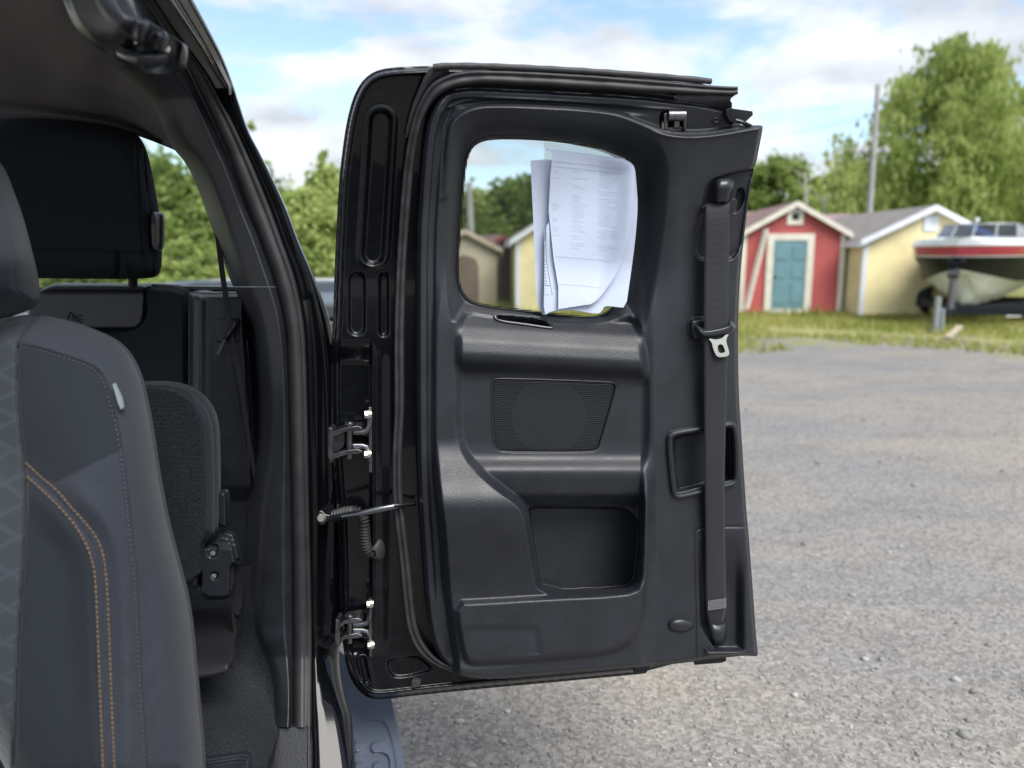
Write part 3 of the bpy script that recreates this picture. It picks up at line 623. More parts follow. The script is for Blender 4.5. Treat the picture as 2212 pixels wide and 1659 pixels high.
o = loft('pillar_trim', trim_rows(150, 619, 70), 'trim', truck, flip=True)
o = loft('pillar_trim', trim_rows(620.5, 1571, 120), 'trim', truck, flip=True)
loft('roof_rail_trim', strip([(C3, .05), (mixc(C3, C2, .06), .02), (mixc(C3, C2, .35), -.004), (mixc(C3, C2, .8), -.01), (C2, .004)], -80, 165, 40), 'trim_smooth', truck, flip=True)
# aperture seal: flocked body with a black lip
loft('door_opening_seal', strip([(C2, .010), (mixc(C2, C1, .12), -.004), (mixc(C2, C1, .35), -.014), (mixc(C2, C1, .6), -.013), (mixc(C2, C1, .74), .002), (mixc(C2, C1, .80), -.010), (mixc(C2, C1, .92), -.006), (C1, .014)], -80, 1571, 170), 'rubber', truck, flip=True)
loft('door_opening_lip', strip([(mixc(C2, C1, .72), .004), (mixc(C2, C1, .80), -.010), (mixc(C2, C1, .92), -.008), (C1, .012)], 1571.5, 1720, 30), 'rubber_black', truck, flip=True)
# painted pillar face, rolling over into the outer side; the sill below looks up at the sky
face = [(shift(C1, -3), .012), (shift(C1, 2), .004), (mixc(C1, E1, .25), lambda y: .006*(1-ss(1340, 1400, y))+.004*ss(1360, 1410, y)), (mixc(C1, E1, .5), lambda y: np.where(y > 640, .010, .002)*(1-ss(1340, 1400, y))+.009*ss(1360, 1410, y)), (mixc(C1, E1, .8), lambda y: .015*ss(1360, 1410, y)), (E1, lambda y: .019*ss(1360, 1410, y)), (mixc(E1, E0, .35), lambda y: .002+.026*ss(1360, 1410, y)), (mixc(E1, E0, .75), lambda y: .010+.03*ss(1360, 1410, y)), (E0, lambda y: .025+.05*ss(1360, 1410, y)), (shift(E0, -2), lambda y: .07+.04*ss(300, 600, y)), (shift(E0, -8), lambda y: .09+.31*ss(260, 560, y))]
body = loft('body_side', strip(face, -80, 1720, 240), 'paint_sill', truck, flip=True)
# gutter and roof moulding along the top edge
G1 = [(320,-80),(368,0),(410,62),(448,120),(462,150),(490,192)]; G2 = [(340,-80),(386,0),(428,68),(466,135),(494,188)]
loft('drip_rail', strip([(G1, -.016), (mixc(G1, G2, .2), -.018), (mixc(G1, G2, .42), .004), (mixc(G1, G2, .5), .006), (mixc(G1, G2, .6), -.012), (G2, .012)], -80, 190, 30), 'chrome', truck, flip=True)
loft('roof_flange', strip([(mixc(C1, G1, .1), -.004), (mixc(C1, G1, .5), -.008), (G1, .004)], -80, 190, 30), 'grey_rail', truck, flip=True)
loft('roof_moulding', strip([(mixc(G2, E0, .05), -.016), (mixc(G2, E0, .5), -.004), (mixc(G2, E0, .9), .008), (E0, .014), (shift(E0, -2), .06)], -80, 205, 30), 'grey_rail', truck, flip=True)
# sill plate at the bottom of the opening
SP = chaikin([(562,1640),(575,1600),(592,1580),(605,1574),(632,1571),(660,1570),(672,1576),(672,1700),(540,1700)], 1)
panel('sill_plate', SP, lambda px, py, X, Z: Yp(py)-.006+0*X, 'trim', truck, step=3, thick=.01, back=False)
# outer roof, far side of cab (closes the cab above and on its other side)
ro = MB(); ro.box((-1.72, -.55, H+.385), (-.62, 1.40, H+.40)); ro.build('roof_skin', 'paint', truck)

# ---------------------------------------------------------------- striker on the roof rail
ST = tps([(140,-40,1.0),(300,-30,1.02),(150,40,1.03),(230,110,1.09),(290,137,1.09),(330,60,1.02),(310,20,1.0),(360,100,1.08),(260,60,.985),(300,90,1.02)])
SH1 = chaikin([(120,-60),(150,45),(190,90),(232,118),(250,130),(272,137),(345,136),(362,128),(368,85),(362,68),(350,66),(330,74),(318,80),(325,46),(300,37),(270,25),(205,-60)], 2)
panel('striker_housing', SH1, ST, 'trim_smooth', truck, lambda px, py: .03*ss(0, 16, sdf(SH1, px, py)), step=2.5, thick=.06)
SH2 = chaikin([(185,-60),(205,10),(240,60),(300,96),(312,94),(318,80),(325,46),(318,43),(300,37),(262,20),(245,-60)], 2)
panel('striker_cover', SH2, ST, 'trim', truck, lambda px, py: .045+.03*ss(0, 10, sdf(SH2, px, py))+.02*ss(285, 300, px), step=2.5, thick=.05)
mb = MB(); mb.tube([V(266,113,1.02), V(284,121,.99), V(304,126,.98), V(330,126,.985), V(352,122,1.0)], .0085, 10); mb.build('striker_guard', 'trim_smooth', truck, True)
SH3 = chaikin([(352,66),(360,68),(368,84),(367,110),(362,124),(350,128),(345,118),(347,90)], 2)
panel('striker_post', SH3, ST, 'trim_smooth', truck, lambda px, py: .085+.012*ss(0, 5, sdf(SH3, px, py)), step=1.6, thick=.05)
mb = MB(); mb.tube([V(300,90,.995), V(313,88,.985), V(330,92,.982), V(348,99,.985), V(356,104,.99), V(359,107,1.02)], .0066, 12)
mb.build('striker', 'chrome', truck, True)

# ---------------------------------------------------------------- headliner and rear window
HL = chaikin([(-60,-60),(90,-60),(190,0),(230,70),(270,110),(320,150),(345,195),(362,240),(390,290),(404,322),(396,318),(340,297),(277,276),(200,261),(100,252),(-60,246)], 1)
HD = tps([(190,0,1.13),(270,110,1.30),(-60,-60,1.05),(60,-60,1.04),(140,0,1.1),(0,0,1.15),(0,100,1.32),(100,80,1.26),(200,110,1.28),(0,180,1.52),(100,170,1.5),(0,235,1.70),(-60,246,1.72),(100,245,1.70),(200,258,1.69),(240,180,1.46),(300,165,1.36),(330,220,1.46),(340,290,1.62),(400,318,1.52),(370,262,1.44)])
panel('headliner', HL, HD, 'headliner', truck, step=4, thick=.015, back=False)
WF = flat(1.74, 0, -.12)
band = chaikin([(-60,244),(100,250),(200,259),(277,274),(340,295),(396,316),(430,342),(452,372),(462,400),(456,402),(440,378),(420,355),(390,330),(338,308),(277,286),(200,270),(100,262),(-60,256)], 1)
panel('rear_window_surround', band, flat(1.66, 0, -.05), 'frame_dark', truck, step=3, thick=.05)
GW = [(-80,245),(200,255),(400,310),(470,380),(545,640),(-80,640)]
panel('rear_window', GW, WF, 'clear_glass', truck, step=12, thick=0)
strip_ = [(60,594),(545,596),(545,632),(60,628)]
panel('rear_window_lower_band', strip_, flat(1.735, 0, -.12), 'bandgrey', truck, step=8, thick=.004) if 'bandgrey' in MATS else None
# ---------------------------------------------------------------- rear wall of the cab
def zone(*p): return chaikin(np.array(p, float), 1)
BP = zone((395,600),(560,600),(620,700),(620,1500),(380,1500),(380,700))
panel('rear_wall', [(60,622),(640,624),(640,1560),(60,1560)], flat(1.70, 0, 0), 'seat_black', truck, step=14, thick=.02, back=False)
UP = zone((60,611),(300,613),(314,614),(315,622),(312,680),(308,698),(296,711),(280,712),(60,712))
panel('rear_backboard', UP, flat(1.60), 'trim', truck, lambda px, py: .020*ss(0, 4, sdf(UP, px, py))+.016*np.exp(-((py-622)/7.)**2), step=2.5, thick=.03)
mb = MB()
for k, (x0, y0, x1, y1) in enumerate(((150,674,143,690),(150,674,164,690),(153,677,158,692),(157,683,176,682),(160,687,178,690),(146,688,144,694),(164,692,176,697))):
    mb.tube([V(x0, y0, 1.578), V(x1, y1, 1.578)], .0011, 6)
mb.build('tether_emblem', 'trim_smooth', truck)
BR = zone((300,614),(345,616),(375,619),(395,624),(405,634),(406,700),(406,1400),(60,1400),(60,712),(280,712),(312,680))
panel('rear_backrest', BR, flat(1.61), 'seat_black', truck, lambda px, py: .03*ss(0, 14, sdf(BR, px, py)), step=3, thick=.05, back=False)
RT = zone((406,634),(412,629),(428,629),(440,633),(530,631),(534,640),(532,700),(540,800),(552,1000),(556,1300),(556,1500),(406,1500))
def rt_h(px, py): return .025*ss(0, 12, sdf(RT, px, py))+.012*np.exp(-((px-431)/12.)**2)*ss(635, 650, py)-.004*np.exp(-((px-533)/2.)**2)-.02*ss(1045, 1085, py)
panel('rear_side_trim', RT, flat(1.57), 'trim', truck, rt_h, step=2.5, thick=.06, back=False)
SQ = chaikin([(466,690),(472,686),(510,686),(518,690),(518,738),(512,741),(470,741),(466,736)], 1)
panel('belt_cover', SQ, flat(1.57), 'trim', truck, lambda px, py: .0245+.0035*ss(0, 2, sdf(SQ, px, py)), step=2, thick=.004)
mb = MB(); mb.plate([(320,617),(545,620),(545,630),(320,626)], 1.64, .04); mb.build('rear_window_sill', 'trim_smooth', truck, False, .003)
# belt in the rear of the cab, with its tongue
ribbon('cab_seat_belt', [(450,385,459,388,1.50),(455,415,465,417,1.51),(462,490,472,491,1.515),(474,590,485,590,1.52),(485,665,496,665,1.522),(491,707,501,706,1.52),(497,745,507,744,1.525),(514,829,525,829,1.53),(532,954,541,954,1.54),(549,1042,557,1042,1.545),(556,1085,562,1085,1.55)],
   .003, 'webbing', truck, depth=1)
TG = chaikin([(483,725),(489,712),(497,704),(500,692),(506,687),(514,688),(517,697),(514,708),(506,720),(497,733),(489,739),(484,736)], 2)
panel('cab_belt_tongue', TG, flat(1.535), 'belt_plastic', truck, lambda px, py: .03*ss(0, 8, sdf(TG, px, py)), step=1.8, thick=.012)
mb = MB(); mb.bar(V(486,735,1.515), V(470,768,1.50), .012, .003); mb.build('cab_belt_blade', 'chrome_dark', truck)

# ---------------------------------------------------------------- rear headrest
RH = chaikin([(-80,256),(60,254),(175,260),(262,276),(284,287),(300,315),(312,362),(322,415),(331,470),(336,545),(333,585),(324,597),(312,602),(262,603),(75,601),(-80,600)], 2)
def rh_h(px, py):
    s = sdf(RH, px, py); h = .075*np.sqrt(np.clip(1-(1-np.clip(s/46, 0, 1))**2, 0, 1))
    h -= .006*np.exp(-(pdist([(-80,538),(120,539),(200,541),(300,546),(312,545)], px, py)/2.)**2)*ss(0, 20, s)
    h -= .007*np.exp(-(pdist([(293,300),(300,420),(307,545),(316,595)], px, py)/2.)**2)
    g = pdist([(255,548),(256,600)], px, py); h -= .012*np.exp(-(g/5)**2); h += .006*np.exp(-(pdist([(263,548),(277,598)], px, py)/4)**2)
    return h
rh = panel('rear_headrest', RH, flat(1.52), 'seat_black', truck, rh_h, step=2.5, thick=.03)
HN = chaikin([(322,461),(326,456),(337,458),(341,466),(341,520),(338,537),(331,542),(325,538),(322,510)], 2)
panel('release_handle', HN, flat(1.475), 'trim_smooth', rh, lambda px, py: .016*ss(0, 5, sdf(HN, px, py))-.002*(np.sin(py*1.35) > .2)*(py > 464)*(py < 482), step=1.6, thick=.03)
mb = MB(); mb.tube([V(287, 598, 1.56), V(287, 618, 1.57)], .009, 12); mb.build('headrest_post', 'frame_dark', rh, True)

# ---------------------------------------------------------------- folded jump seat with its bracket
JO = chaikin([(240,829),(330,826),(372,828),(405,838),(432,856),(450,878),(463,908),(467,950),(469,1080),(469,1150),(452,1166),(440,1180),(428,1190),(430,1272),(400,1274),(240,1274)], 2)
JP = chaikin([(200,840),(330,834),(365,838),(400,850),(424,876),(437,915),(443,1000),(444,1160),(430,1182),(431,1273),(200,1274)], 2)
js = panel('jump_seat', JO, flat(1.40, 0, .05), 'seat_dark', truck, lambda px, py: .06*np.sqrt(np.clip(1-(1-np.clip(sdf(JO, px, py)/26, 0, 1))**2, 0, 1)), step=2.5, thick=.02)
tag(js, 'folded rear jump seat with black pile back', None)
panel('pile_panel', JP, flat(1.40, 0, .05), 'pile', js, lambda px, py: .060+.006*ss(0, 5, sdf(JP, px, py))+.0012*np.sin(px*2.1)*np.sin(py*1.9), step=2, thick=.02, back=False)
pp = resample(chaikin([(330,834),(365,838),(400,850),(424,876),(437,915),(443,1000),(444,1165)], 2, False), 60)
mb = MB(); mb.tube([V(x, y, 1.365-.0) for x, y in pp], .0028, 6); mb.build('seat_piping', 'seat_dark', js, True)
ST2 = chaikin([(469,1066),(473,1062),(484,1063),(489,1068),(490,1136),(486,1141),(474,1136),(469,1128)], 1)
panel('seat_latch_strap', ST2, flat(1.37), 'trim_smooth', js, lambda px, py: .010*ss(0, 4, sdf(ST2, px, py)), step=2, thick=.02)
BK = chaikin([(426,1192),(432,1184),(452,1172),(470,1154),(478,1152),(496,1156),(503,1164),(508,1186),(515,1219),(515,1222),(503,1223),(502,1240),(502,1280),(496,1296),(432,1296),(429,1250)], 1)
BD1 = [(446,1180),(449,1176),(469,1175),(472,1180),(472,1198),(465,1205),(453,1205),(447,1198)]
def bk_h(px, py):
    s = sdf(BK, px, py); h = .03*ss(0, 9, s)+.012*ss(1172, 1188, py)
    h -= .010*ss(-1, 3, sdf(chaikin(BD1, 1), px, py)); h -= .010*ss(0, 4, 10-np.hypot(px-464, py-1243)); return h
panel('seat_bracket', BK, flat(1.37), 'belt_plastic', js, bk_h, step=1.8, thick=.02)
for y in (1194, 1243):
    mb = MB(); a = V(462 if y < 1200 else 464, y, 1.334); mb.tube([a, a+Vector((0, -.005, .001))], [.0052, .0045], 16); mb.bar(a+Vector((-.003, -.0055, 0)), a+Vector((.003, -.0055, 0)), .0012, .0012); mb.bar(a+Vector((0, -.0055, -.003)), a+Vector((0, -.0055, .003)), .0012, .0012)
    mb.build('bracket_screw', 'bolt', js, True)
HK = chaikin([(503,1222),(513,1224),(524,1290),(520,1322),(512,1332),(502,1318),(510,1350),(513,1380),(508,1392),(503,1360),(500,1320)], 1)
panel('seat_hook', HK, flat(1.375), 'frame_dark', js, step=2, thick=.02)
# plastic base plate, carpet, floor mat
CD = tps([(405,1300,1.52),(500,1260,1.52),(560,1240,1.46),(560,1360,1.44),(500,1420,1.45),(410,1440,1.42),(590,1440,1.40),(600,1500,1.37),(590,1580,1.27),(500,1500,1.36),(420,1500,1.33),(520,1580,1.22),(430,1600,1.17),(560,1659,1.12),(430,1700,1.05),(580,1700,1.06),(300,1500,1.30),(300,1700,1.02)])
CP = [(380,1250),(570,1220),(575,1400),(610,1480),(610,1540),(600,1590),(560,1700),(300,1710),(300,1300)]
panel('carpet', CP, CD, 'carpet', truck, lambda px, py: .0012*np.sin(px*1.7+py*.4)*np.sin(py*1.5), step=2.5, thick=.01, back=False)
BPL = chaikin([(380,1328),(410,1327),(470,1321),(483,1321),(488,1331),(500,1347),(499,1400),(497,1432),(492,1452),(484,1457),(422,1466),(380,1468)], 1)
BPD = tps([(380,1327,1.46),(480,1321,1.46),(500,1349,1.415),(380,1380,1.36),(480,1380,1.36),(380,1436,1.268),(495,1430,1.275),(380,1442,1.262),(490,1440,1.262),(380,1466,1.26),(490,1456,1.262)])
panel('seat_base_plate', BPL, BPD, 'frame_dark', truck, lambda px, py: .004*ss(0, 6, sdf(BPL, px, py)), step=2.5, thick=.02)
FM = chaikin([(380,1652),(440,1641),(500,1632),(524,1629),(538,1632),(545,1648),(546,1720),(380,1720)], 1)
fm = panel('floor_mat', FM, tps([(380,1640,1.12),(540,1630,1.11),(380,1720,1.02),(546,1720,1.01)]), 'trim', None, lambda px, py: .006+.010*ss(0, 5, sdf(FM, px, py))-.010*ss(8, 16, sdf(FM, px, py)), step=2.5, thick=.008)
tag(fm, 'grey rubber floor mat with raised rim lying on the cab carpet', 'floor mat')

# ---------------------------------------------------------------- front seat seen from ahead
FS = chaikin([(-90,700),(-60,690),(0,690),(37,681),(82,681),(150,695),(212,718),(250,737),(275,761),(294,795),(306,829),(322,904),(332,970),(342,1037),(360,1129),(376,1190),(390,1244),(401,1285),(413,1356),(425,1494),(433,1580),(437,1619),(440,1720),(-90,1720)], 1)
FD = tps([(-80,720,1.05),(0,700,1.06),(100,690,1.07),(150,700,1.08),(300,830,1.06),(50,760,1.03),(41,1000,.965),(180,1000,.945),(320,1000,1.0),(100,1200,.90),(250,1244,.92),(390,1244,.98),(40,1659,.83),(230,1659,.83),(320,1659,.87),(437,1619,.93),(-80,1000,.95),(-80,1659,.82)])
L1 = chaikin([(82,683),(50,722),(38,745),(37,829),(41,900),(47,954),(55,1029),(54,1129),(49,1244),(45,1294),(37,1450),(32,1594),(27,1720)], 2, False)
L2 = chaikin([(38,745),(80,752),(125,765),(200,790),(222,812),(232,835),(247,885),(260,942),(268,1000),(275,1054),(287,1179),(295,1244),(302,1394),(307,1494),(317,1659),(320,1720)], 2, False)
S_OUT = chaikin([(55,999),(92,1034),(122,1057),(150,1092),(180,1124),(207,1157),(222,1192),(230,1244),(236,1369),(240,1494),(247,1659),(250,1720)], 2, False)
S_IN = chaikin([(57,1029),(95,1062),(132,1099),(162,1134),(185,1172),(197,1204),(206,1244),(211,1369),(216,1494),(222,1659),(225,1720)], 2, False)
S_MID = np.stack([(resample(S_OUT, 60)[:, k]+resample(S_IN, 60)[:, k])/2 for k in (0, 1)], 1)
def fs_h(px, py):
    s = sdf(FS, px, py); h = -.075*(1-np.sqrt(np.clip(1-(1-np.clip(s/70, 0, 1))**2, 0, 1)))
    for Ln, d, wd in ((L1, .010, 4.), (L2, .005, 2.6), (S_MID, .004, 2.2)): h -= d*np.exp(-(pdist(Ln, px, py)/wd)**2)
    h += .012*np.exp(-((pdist(S_OUT, px, py)-38)/30)**2)*(px > 60)*ss(1000, 1100, py)
    l2 = pdist(L2, px, py); h += .0007*np.sin(py*.055+px*.09+1.5*np.sin(py*.017))*np.exp(-((l2-22)/20.)**2)*ss(1080, 1300, py)
    return h
fs = panel('front_seat', FS, FD, 'seat', truck, fs_h, step=3, thick=.01, back=False)
tag(fs, 'grey blue cloth front seat back with orange double stitching', None)
# darker cloth facings let into the bolster, insert with quilting
fb = fs.data; fb.materials.append(MATS['seat_dark'])
def quilt(name, col):
    m = mat(name, col, .85, .25, sheen=.25); t = m.node_tree; b = t.nodes['Principled BSDF']; co = t.nodes.new('ShaderNodeTexCoord'); outs = []
    for rot in (28, -28):
        mp = t.nodes.new('ShaderNodeMapping'); mp.inputs['Rotation'].default_value = (0, R(rot), 0); t.links.new(co.outputs['Object'], mp.inputs[0])
        wv = t.nodes.new('ShaderNodeTexWave'); wv.bands_direction = 'Z'; wv.inputs['Scale'].default_value = 9; wv.inputs['Distortion'].default_value = .15; t.links.new(mp.outputs[0], wv.inputs['Vector'])
        p = t.nodes.new('ShaderNodeMath'); p.operation = 'POWER'; p.inputs[1].default_value = 14; t.links.new(wv.outputs['Fac'], p.inputs[0]); outs.append(p.outputs[0])
    ad = t.nodes.new('ShaderNodeMath'); ad.operation = 'MAXIMUM'; t.links.new(outs[0], ad.inputs[0]); t.links.new(outs[1], ad.inputs[1])
    mp = t.nodes.new('ShaderNodeMapRange'); mp.inputs[3].default_value = 1; mp.inputs[4].default_value = 1.3; t.links.new(ad.outputs[0], mp.inputs[0])
    sc = t.nodes.new('ShaderNodeVectorMath'); sc.operation = 'SCALE'; sc.inputs[0].default_value = col; t.links.new(mp.outputs[0], sc.inputs['Scale']); t.links.new(sc.outputs[0], b.inputs['Base Color'])
    bp = t.nodes.new('ShaderNodeBump'); bp.inputs['Distance'].default_value = .0015; bp.inputs['Strength'].default_value = .35; bp.invert = True; t.links.new(ad.outputs[0], bp.inputs['Height']); t.links.new(bp.outputs[0], b.inputs['Normal'])
quilt('seat_quilt', (.029, .035, .043)); fb.materials.append(MATS['seat_quilt'])
INS = np.vstack([L1, [(-300,1720),(-300,683)]])
DK = np.vstack([[(20,740)], L2[L2[:, 1] < 969], [(262,972),(200,1002),(120,1043),(92,1034),(55,999),(20,990)]])
DK2 = np.vstack([S_IN, [(27,1720)], L1[::-1][:int(len(L1)*.55)]])
co = np.empty(len(fb.vertices)*3, np.float32); fb.vertices.foreach_get('co', co); co = co.reshape(-1, 3).astype(float)
co[:, 2] -= H; yc = co[:, 1]*cP-co[:, 2]*sP; vx = CX+F*co[:, 0]/yc; vy = CY-F*(co[:, 1]*sP+co[:, 2]*cP)/yc
lt = np.array([p.vertices[:] for p in fb.polygons]); fx = vx[lt].mean(1); fy = vy[lt].mean(1)
mi = np.zeros(len(fb.polygons), np.int32); mi[sdf(DK, fx, fy) > 0] = 1; mi[sdf(DK2, fx, fy) > 0] = 1; mi[sdf(INS, fx, fy) > 0] = 2
fb.polygons.foreach_set('material_index', mi)
def stitch(line, gap, ln, r, m, name):
    p = resample(line, 1200); s = np.r_[0, np.cumsum(np.linalg.norm(np.diff(p, axis=0), axis=1))]; b = MB(); t = 0
    while t < s[-1]-ln:
        a = [np.interp(t+ln*k/3, s, p[:, 0]) for k in range(4)]; c = [np.interp(t+ln*k/3, s, p[:, 1]) for k in range(4)]
        pts = place(FD, np.array(a), np.array(c), fs_h(np.array(a), np.array(c))+np.array([.0004, .0018, .0018, .0004])); k_ = .8+.4*random.random(); b.tube([Vector(q) for q in pts], [r*.6, r*k_, r*k_, r*.6], 6); t += (ln+gap)*(.92+.16*random.random())
    return b.build(name, m, fs, True)
stitch(S_OUT, 2.4, 8.2, .0012, 'thread', 'orange_stitching'); stitch(S_IN, 2.4, 8.2, .0012, 'thread', 'orange_stitching')
stitch(L2+np.array([-5, 1]), 3.5, 7, .0010, 'thread_grey', 'grey_stitching')
TGP = [(243,830),(247,828),(261,858),(266,880),(261,885),(255,872)]
panel('care_tag', TGP, FD, 'care_tag', fs, lambda px, py: fs_h(px, py)+.014, step=2, thick=.004)
HR = chaikin([(-90,300),(-30,330),(0,357),(22,415),(40,465),(50,502),(63,552),(75,602),(79,640),(78,652),(70,664),(37,678),(0,690),(-40,692),(-90,690)], 2)
panel('front_headrest', HR, tps([(-80,300,1.05),(0,400,1.05),(70,600,1.04),(-80,690,1.0),(30,560,1.0)]), 'seat', fs, lambda px, py: -.09*(1-np.sqrt(np.clip(1-(1-np.clip(sdf(HR, px, py)/70, 0, 1))**2, 0, 1))), step=3, thick=.01)

mb = MB(); mb.box((-1.02, .18, .50), (-.47, .80, .66)); mb.build('seat_cushion', 'seat', fs, False, .05, 4)
mb = MB(); mb.box((-1.62, -.5, .46), (-.44, 1.45, .49)); mb.build('cab_floor', 'carpet', truck)
mb = MB(); mb.box((-.43, -.5, .38), (-.37, 1.16, .475)); mb.build('rocker_panel', 'paint', truck, False, .015)
# ---------------------------------------------------------------- running board under the opening
def Zs(z): return lambda px, py, X, Z: np.clip((z-H)/(ray(px, py)[2]/ray(px, py)[1]), .9, 3)
RB = chaikin([(738,1420),(752,1470),(790,1500),(838,1512),(842,1540),(849,1575),(862,1659),(868,1720),(700,1720),(700,1420)], 1)
RBI = chaikin([(720,1569),(764,1553),(775,1550),(826,1556),(836,1566),(846,1590),(856,1640),(861,1720),(720,1720)], 2)
def rb_h(px, py):
    s = sdf(RBI, px, py); h = -.004*ss(0, 4, s)
    for poly in ([(764,1602),(780,1602),(785,1606),(785,1624),(764,1627)], [(800,1604),(834,1597),(842,1612),(848,1640),(848,1660),(841,1660),(840,1636),(826,1626),(800,1627)], [(764,1646),(786,1646),(790,1652),(790,1700),(764,1700)], [(802,1649),(820,1644),(826,1650),(828,1700),(802,1700)]):
        h = h+.010*ss(-1, 3, sdf(chaikin(poly, 1), px, py))
    return h
panel('running_board', RB, Zs(.40), 'step_plastic', truck, rb_h, step=2, thick=.03, back=False)
pts = [at(np.full(9, 0), np.full(9, 0), 1)]
edge = resample(chaikin([(836,1505),(842,1540),(849,1575),(862,1659),(868,1720)], 2, False), 40); top = place(Zs(.40), edge[:, 0], edge[:, 1], -.0)
rows = [top, top+np.array([.010, 0, -.006]), top+np.array([.016, 0, -.022]), top+np.array([.012, 0, -.07])]
loft('running_board_edge', rows, 'step_plastic', truck)
# front door of the cab, standing open behind the photographer: unseen, added to darken reflections in the rear door
mb = MB(); Mx = Matrix.Translation((-.36, -.42, 0))@Matrix.Rotation(R(-24), 4, 'Z')
mb.box((0, -.06, .50), (1.08, .06, 1.22), Mx); mb.box((0, -.03, 1.22), (.10, .03, 1.70), Mx); mb.box((.98, -.03, 1.22), (1.08, .03, 1.70), Mx); mb.box((0, -.03, 1.66), (1.08, .03, 1.72), Mx)
mb.build('front_door', 'trim', truck, False, .02)
# load bed behind the cab
mb = MB(); mb.box((-1.62, 1.93, .72), (-.42, 3.7, 1.22)); mb.box((-1.66, 1.93, 1.22), (-1.52, 3.72, 1.265)); mb.box((-.52, 1.93, 1.22), (-.40, 3.72, 1.265)); mb.box((-1.62, 3.62, 1.0), (-.42, 3.74, 1.27))
mb.build('load_bed', 'bed_cover', truck, False, .012)
# ================================================================ papers in the door window
def pg(px, py): return door_depth
SH_A = chaikin([(1146,347),(1160,346),(1177,344),(1230,350),(1340,362),(1352,420),(1345,560),(1330,660),(1200,672),(1174,682),(1166,668),(1162,658),(1158,630),(1152,480)], 0)
def paper_h(base, crv):
    def f(px, py): return base+crv(px, py)
    return f
pb = panel('paper_sheet', SH_A, door_depth, 'paper', None, lambda px, py: .010+.010*ss(1180, 1146, px)*ss(560, 680, py)+.002*np.sin(px*.03+py*.02), step=4, thick=.0006)
tag(pb, 'white paper sheet taped flat behind the larger sheet in the window', 'paper', 'papers taped in the door window')
SH_B = np.vstack([[(1176,322),(1194,322.5)], [(1260,331),(1345,343)], chaikin([(1345,343),(1362,350),(1372,362),(1375,400),(1378,443),(1374,500),(1369,545),(1360,610),(1352,665),(1330,663),(1306,660),(1300,672),(1292,679),(1230,668),(1190,672),(1174,682),(1176,600),(1176,460)], 1)])
pc = panel('paper_sheet', SH_B, door_depth, 'paper', None, lambda px, py: .020+.014*ss(1290, 1375, px)+.012*ss(560, 680, py)+.004*np.sin(py*.022+px*.012)+.006*np.exp(-((px-1186-(py-322)*-.02)/7.)**2)*ss(560, 500, py), step=3, thick=.0006)
tag(pc, 'large white paper sheet with faint show-through print, curling on its right side', 'paper', 'papers taped in the door window')
SH_C = np.vstack([[(1206,668),(1206,620),(1196,560),(1185,455),(1189,380),(1194.5,323.5),(1345,344.5),(1366,358),(1370,364)], chaikin([(1369,420),(1366,456),(1358,510),(1345,556),(1332,590),(1314,618),(1298,640),(1280,657),(1262,659),(1230,664)], 1, False)])
pd_ = panel('paper_sheet', SH_C, door_depth, 'paper', None, lambda px, py: .027+.016*ss(1290, 1372, px)+.014*ss(560, 680, py)+.004*np.sin(py*.022+px*.012)+.006*ss(40, 0, sdf(SH_C, px, py))*ss(1250, 1320, px), step=3, thick=.0006)
tag(pd_, 'front white paper sheet whose right edge swings in a long curve', 'paper', 'papers taped in the door window')
SLV = [(1175,307),(1240,313),(1300,323),(1352,343),(1350,352),(1260,338),(1190,332),(1176,330)]
m = bpy.data.materials.new('film'); m.use_nodes = True; t = m.node_tree; b = t.nodes['Principled BSDF']; b.inputs['Base Color'].default_value = (.75, .82, .74, 1); b.inputs['Roughness'].default_value = .25
tr = t.nodes.new('ShaderNodeBsdfTransparent'); mx = t.nodes.new('ShaderNodeMixShader'); mx.inputs[0].default_value = .55; t.links.new(tr.outputs[0], mx.inputs[1]); t.links.new(b.outputs[0], mx.inputs[2]); t.links.new(mx.outputs[0], t.nodes['Material Output'].inputs[0]); MATS['film'] = m
sl = panel('plastic_sleeve', np.array([(1175,307),(1240,313),(1300,323),(1352,343),(1356,420),(1344,560),(1325,655),(1292,679),(1240,672),(1184,668),(1178,500)]), door_depth, 'film', None, .006, step=5, thick=.0004, back=False)
tag(sl, 'clear plastic sleeve taped to the window behind the paper sheets', 'plastic sleeve')
# faint printing that shows through the sheets
m = bpy.data.materials.new('print'); m.use_nodes = True; t = m.node_tree; b = t.nodes['Principled BSDF']; b.inputs['Base Color'].default_value = (.495, .55, .675, 1); b.inputs['Roughness'].default_value = .8
MATS['print'] = m
mb = MB(); rr = random.Random(3)
def on_c(px, py): 
    return Vector(place(door_depth, np.array([float(px)]), np.array([float(py)]), .0008+.027+.016*ss(1290, 1372, np.array([px]))+.014*ss(560, 680, np.array([py]))+.004*np.sin(np.array([py*.022+px*.012]))+.006*ss(40, 0, sdf(SH_C, np.array([px]), np.array([py])))*ss(1250, 1320, np.array([px])))[0])
def pline(p, q, r):
    mb.tube([on_c(p[0]+(q[0]-p[0])*k/6, p[1]+(q[1]-p[1])*k/6) for k in range(7)], r, 3, False)
for k in range(34):
    y = 366+k*5.2; dx = -k*.35
    for x0, x1 in ((1192, 1216), (1234, 1274), (1292, 1344)):
        if rr.random() < (.8 if x0 > 1200 else .55) and y < 540-(x0 < 1200)*30: pline((x0+dx*.3+rr.random()*6, y+(x0-1190)*.05), (x0+dx*.3+(x1-x0)*(.45+.5*rr.random()), y+(x1-1190)*.05), .00016)
for y in (347, 358): pline((1196, y), (1346, y+15), .00022)
for y, x1 in ((553, 1320), (612, 1300)): pline((1200, y), (x1, y+9), .0002)
mb.build('faint_print', 'print', pd_)
m = mat('ink', (.05, .05, .06), .8); mb = MB()
